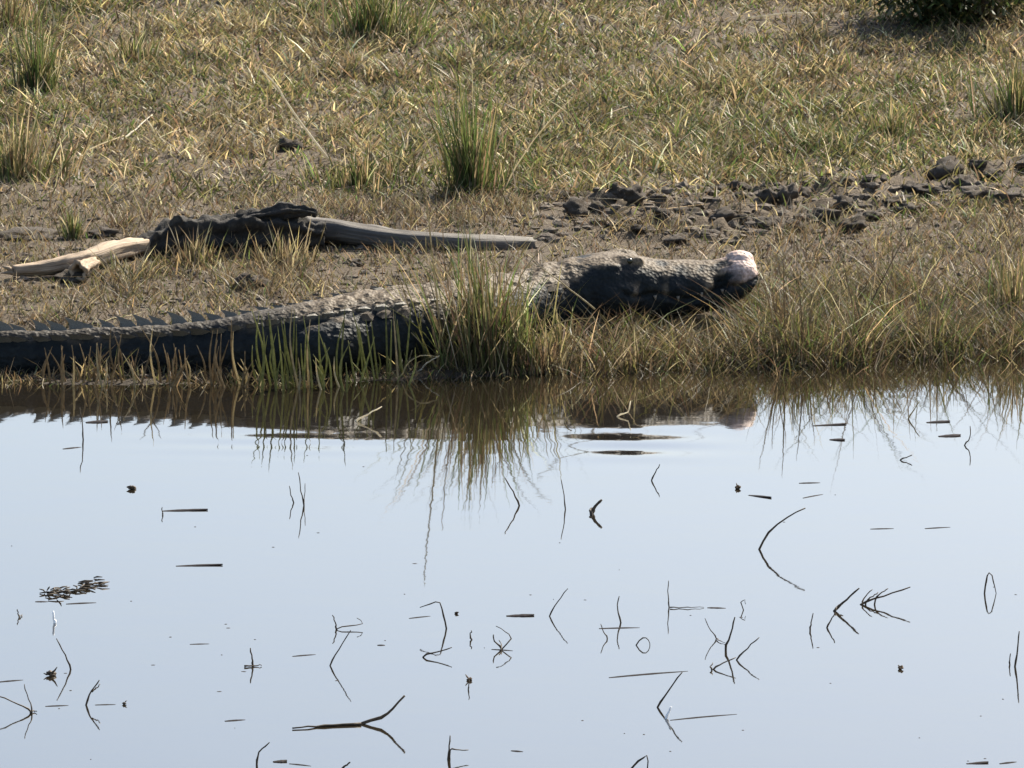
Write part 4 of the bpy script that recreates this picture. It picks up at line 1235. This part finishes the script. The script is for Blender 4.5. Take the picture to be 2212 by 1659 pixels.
afloat('twig at the bottom edge, lower right corner', (2088, 1650), (2135, 1648), .009, M_TWIG, 'floating_stick', 'stick')
afloat('second twig at the lower right corner', (2160, 1650), (2196, 1646), .008, M_TWIG, 'floating_stick', 'stick')
speck('round dark seed head floating at the left, above the leaves', 285, 1057, .016)
speck('dark seed head floating above the fanning stems', 110, 1460, .018)
speck('small dark seed head right of the forked leaning stem', 268, 1522, .009)
speck('small ring-like seed head alone at the lower right', 1946, 1446, .012, M_TWIGB)
speck('brown seed head in the centre above a short stem', 1014, 1470, .011, M_TWIGB)
speck('brown flower-like seed head under the right shore grass', 1594, 1056, .014, M_TWIGB)
speck('tiny dark seed head right of the hooked stem', 986, 1326, .008, M_TWIGB)
bend_stem('white upright fleck, like a feather, at the left of the water', [[(118, 1346), (116, 1334), (114, 1318)]], .0055, M_WHITE, 'white_feather', 'feather')
bend_stem('white fleck standing at the foot of the leaning stem, lower right', [[(1440, 1552), (1444, 1540), (1450, 1526)]], .0055, M_WHITE, 'white_feather', 'feather')
speck('white fleck with a red dot under the big olive clump', 1040, 790, .010, M_WHITE, 'petal', 'petal')
speck('tiny white fleck in the flooded grass at the right', 2025, 746, .007, M_WHITE, 'petal', 'petal')

# raft of twig debris
g0 = Vector(at_z(140, 1280, 0)); rf = empty('twig_raft', g0); tag(rf, 'small raft of tangled twig debris floating at the left', 'debris')
for k in range(46):
    t = random.random(); cx_, cy_ = 92 + 112 * t + random.gauss(0, 8), 1284 - 28 * t ** 2 + random.gauss(0, 5)
    c0 = Vector(at_z(cx_, cy_, 0)) - g0
    a_ = random.uniform(-.7, .7) + (math.pi / 2 if random.random() < .25 else 0); l_ = random.uniform(.02, .055)
    d_ = Vector((math.cos(a_) * l_, random.gauss(0, .02), abs(math.sin(a_)) * l_ * .25))
    bm = bmesh.new(); tube(bm, [c0 + Vector((0, 0, .002)), c0 + d_ * .5 + Vector((random.gauss(0, .004), 0, .005)), c0 + d_ + Vector((0, 0, .004))], [.0016, .0028, .0012], 5)
    link('twig', bm_mesh('twig', bm), M_TWIG, rf)

# flecks too small to count
N = 48
fx = rng.uniform(0, 2212, N); fy = 960 + 690 * rng.random(N) ** .8
V = []; Fc = []
for k in range(N):
    c0 = at_z(fx[k], fy[k], .001); r_ = rng.uniform(.0018, .0045); a0 = rng.uniform(0, 6.28); m_ = 5
    st_ = rng.uniform(.6, 2.4)
    for j in range(m_):
        a_ = a0 + 6.283 * j / m_
        V.append((c0[0] + math.cos(a_) * r_ * st_, c0[1] + math.sin(a_) * r_ * 2.2, c0[2] - .0012 + rng.uniform(0, .0005)))
    V.append((c0[0], c0[1], c0[2] + .0005))
    for j in range(m_): Fc += [k * (m_ + 1) + j, k * (m_ + 1) + (j + 1) % m_, k * (m_ + 1) + m_]
o = link('floating_flecks', mesh_np('floating_flecks', np.array(V), np.array(Fc), np.full(N * 5, 3), False), M_LEAF)
tag(o, 'tiny scattered plant flecks floating on the open water', 'flecks', None, 'stuff')
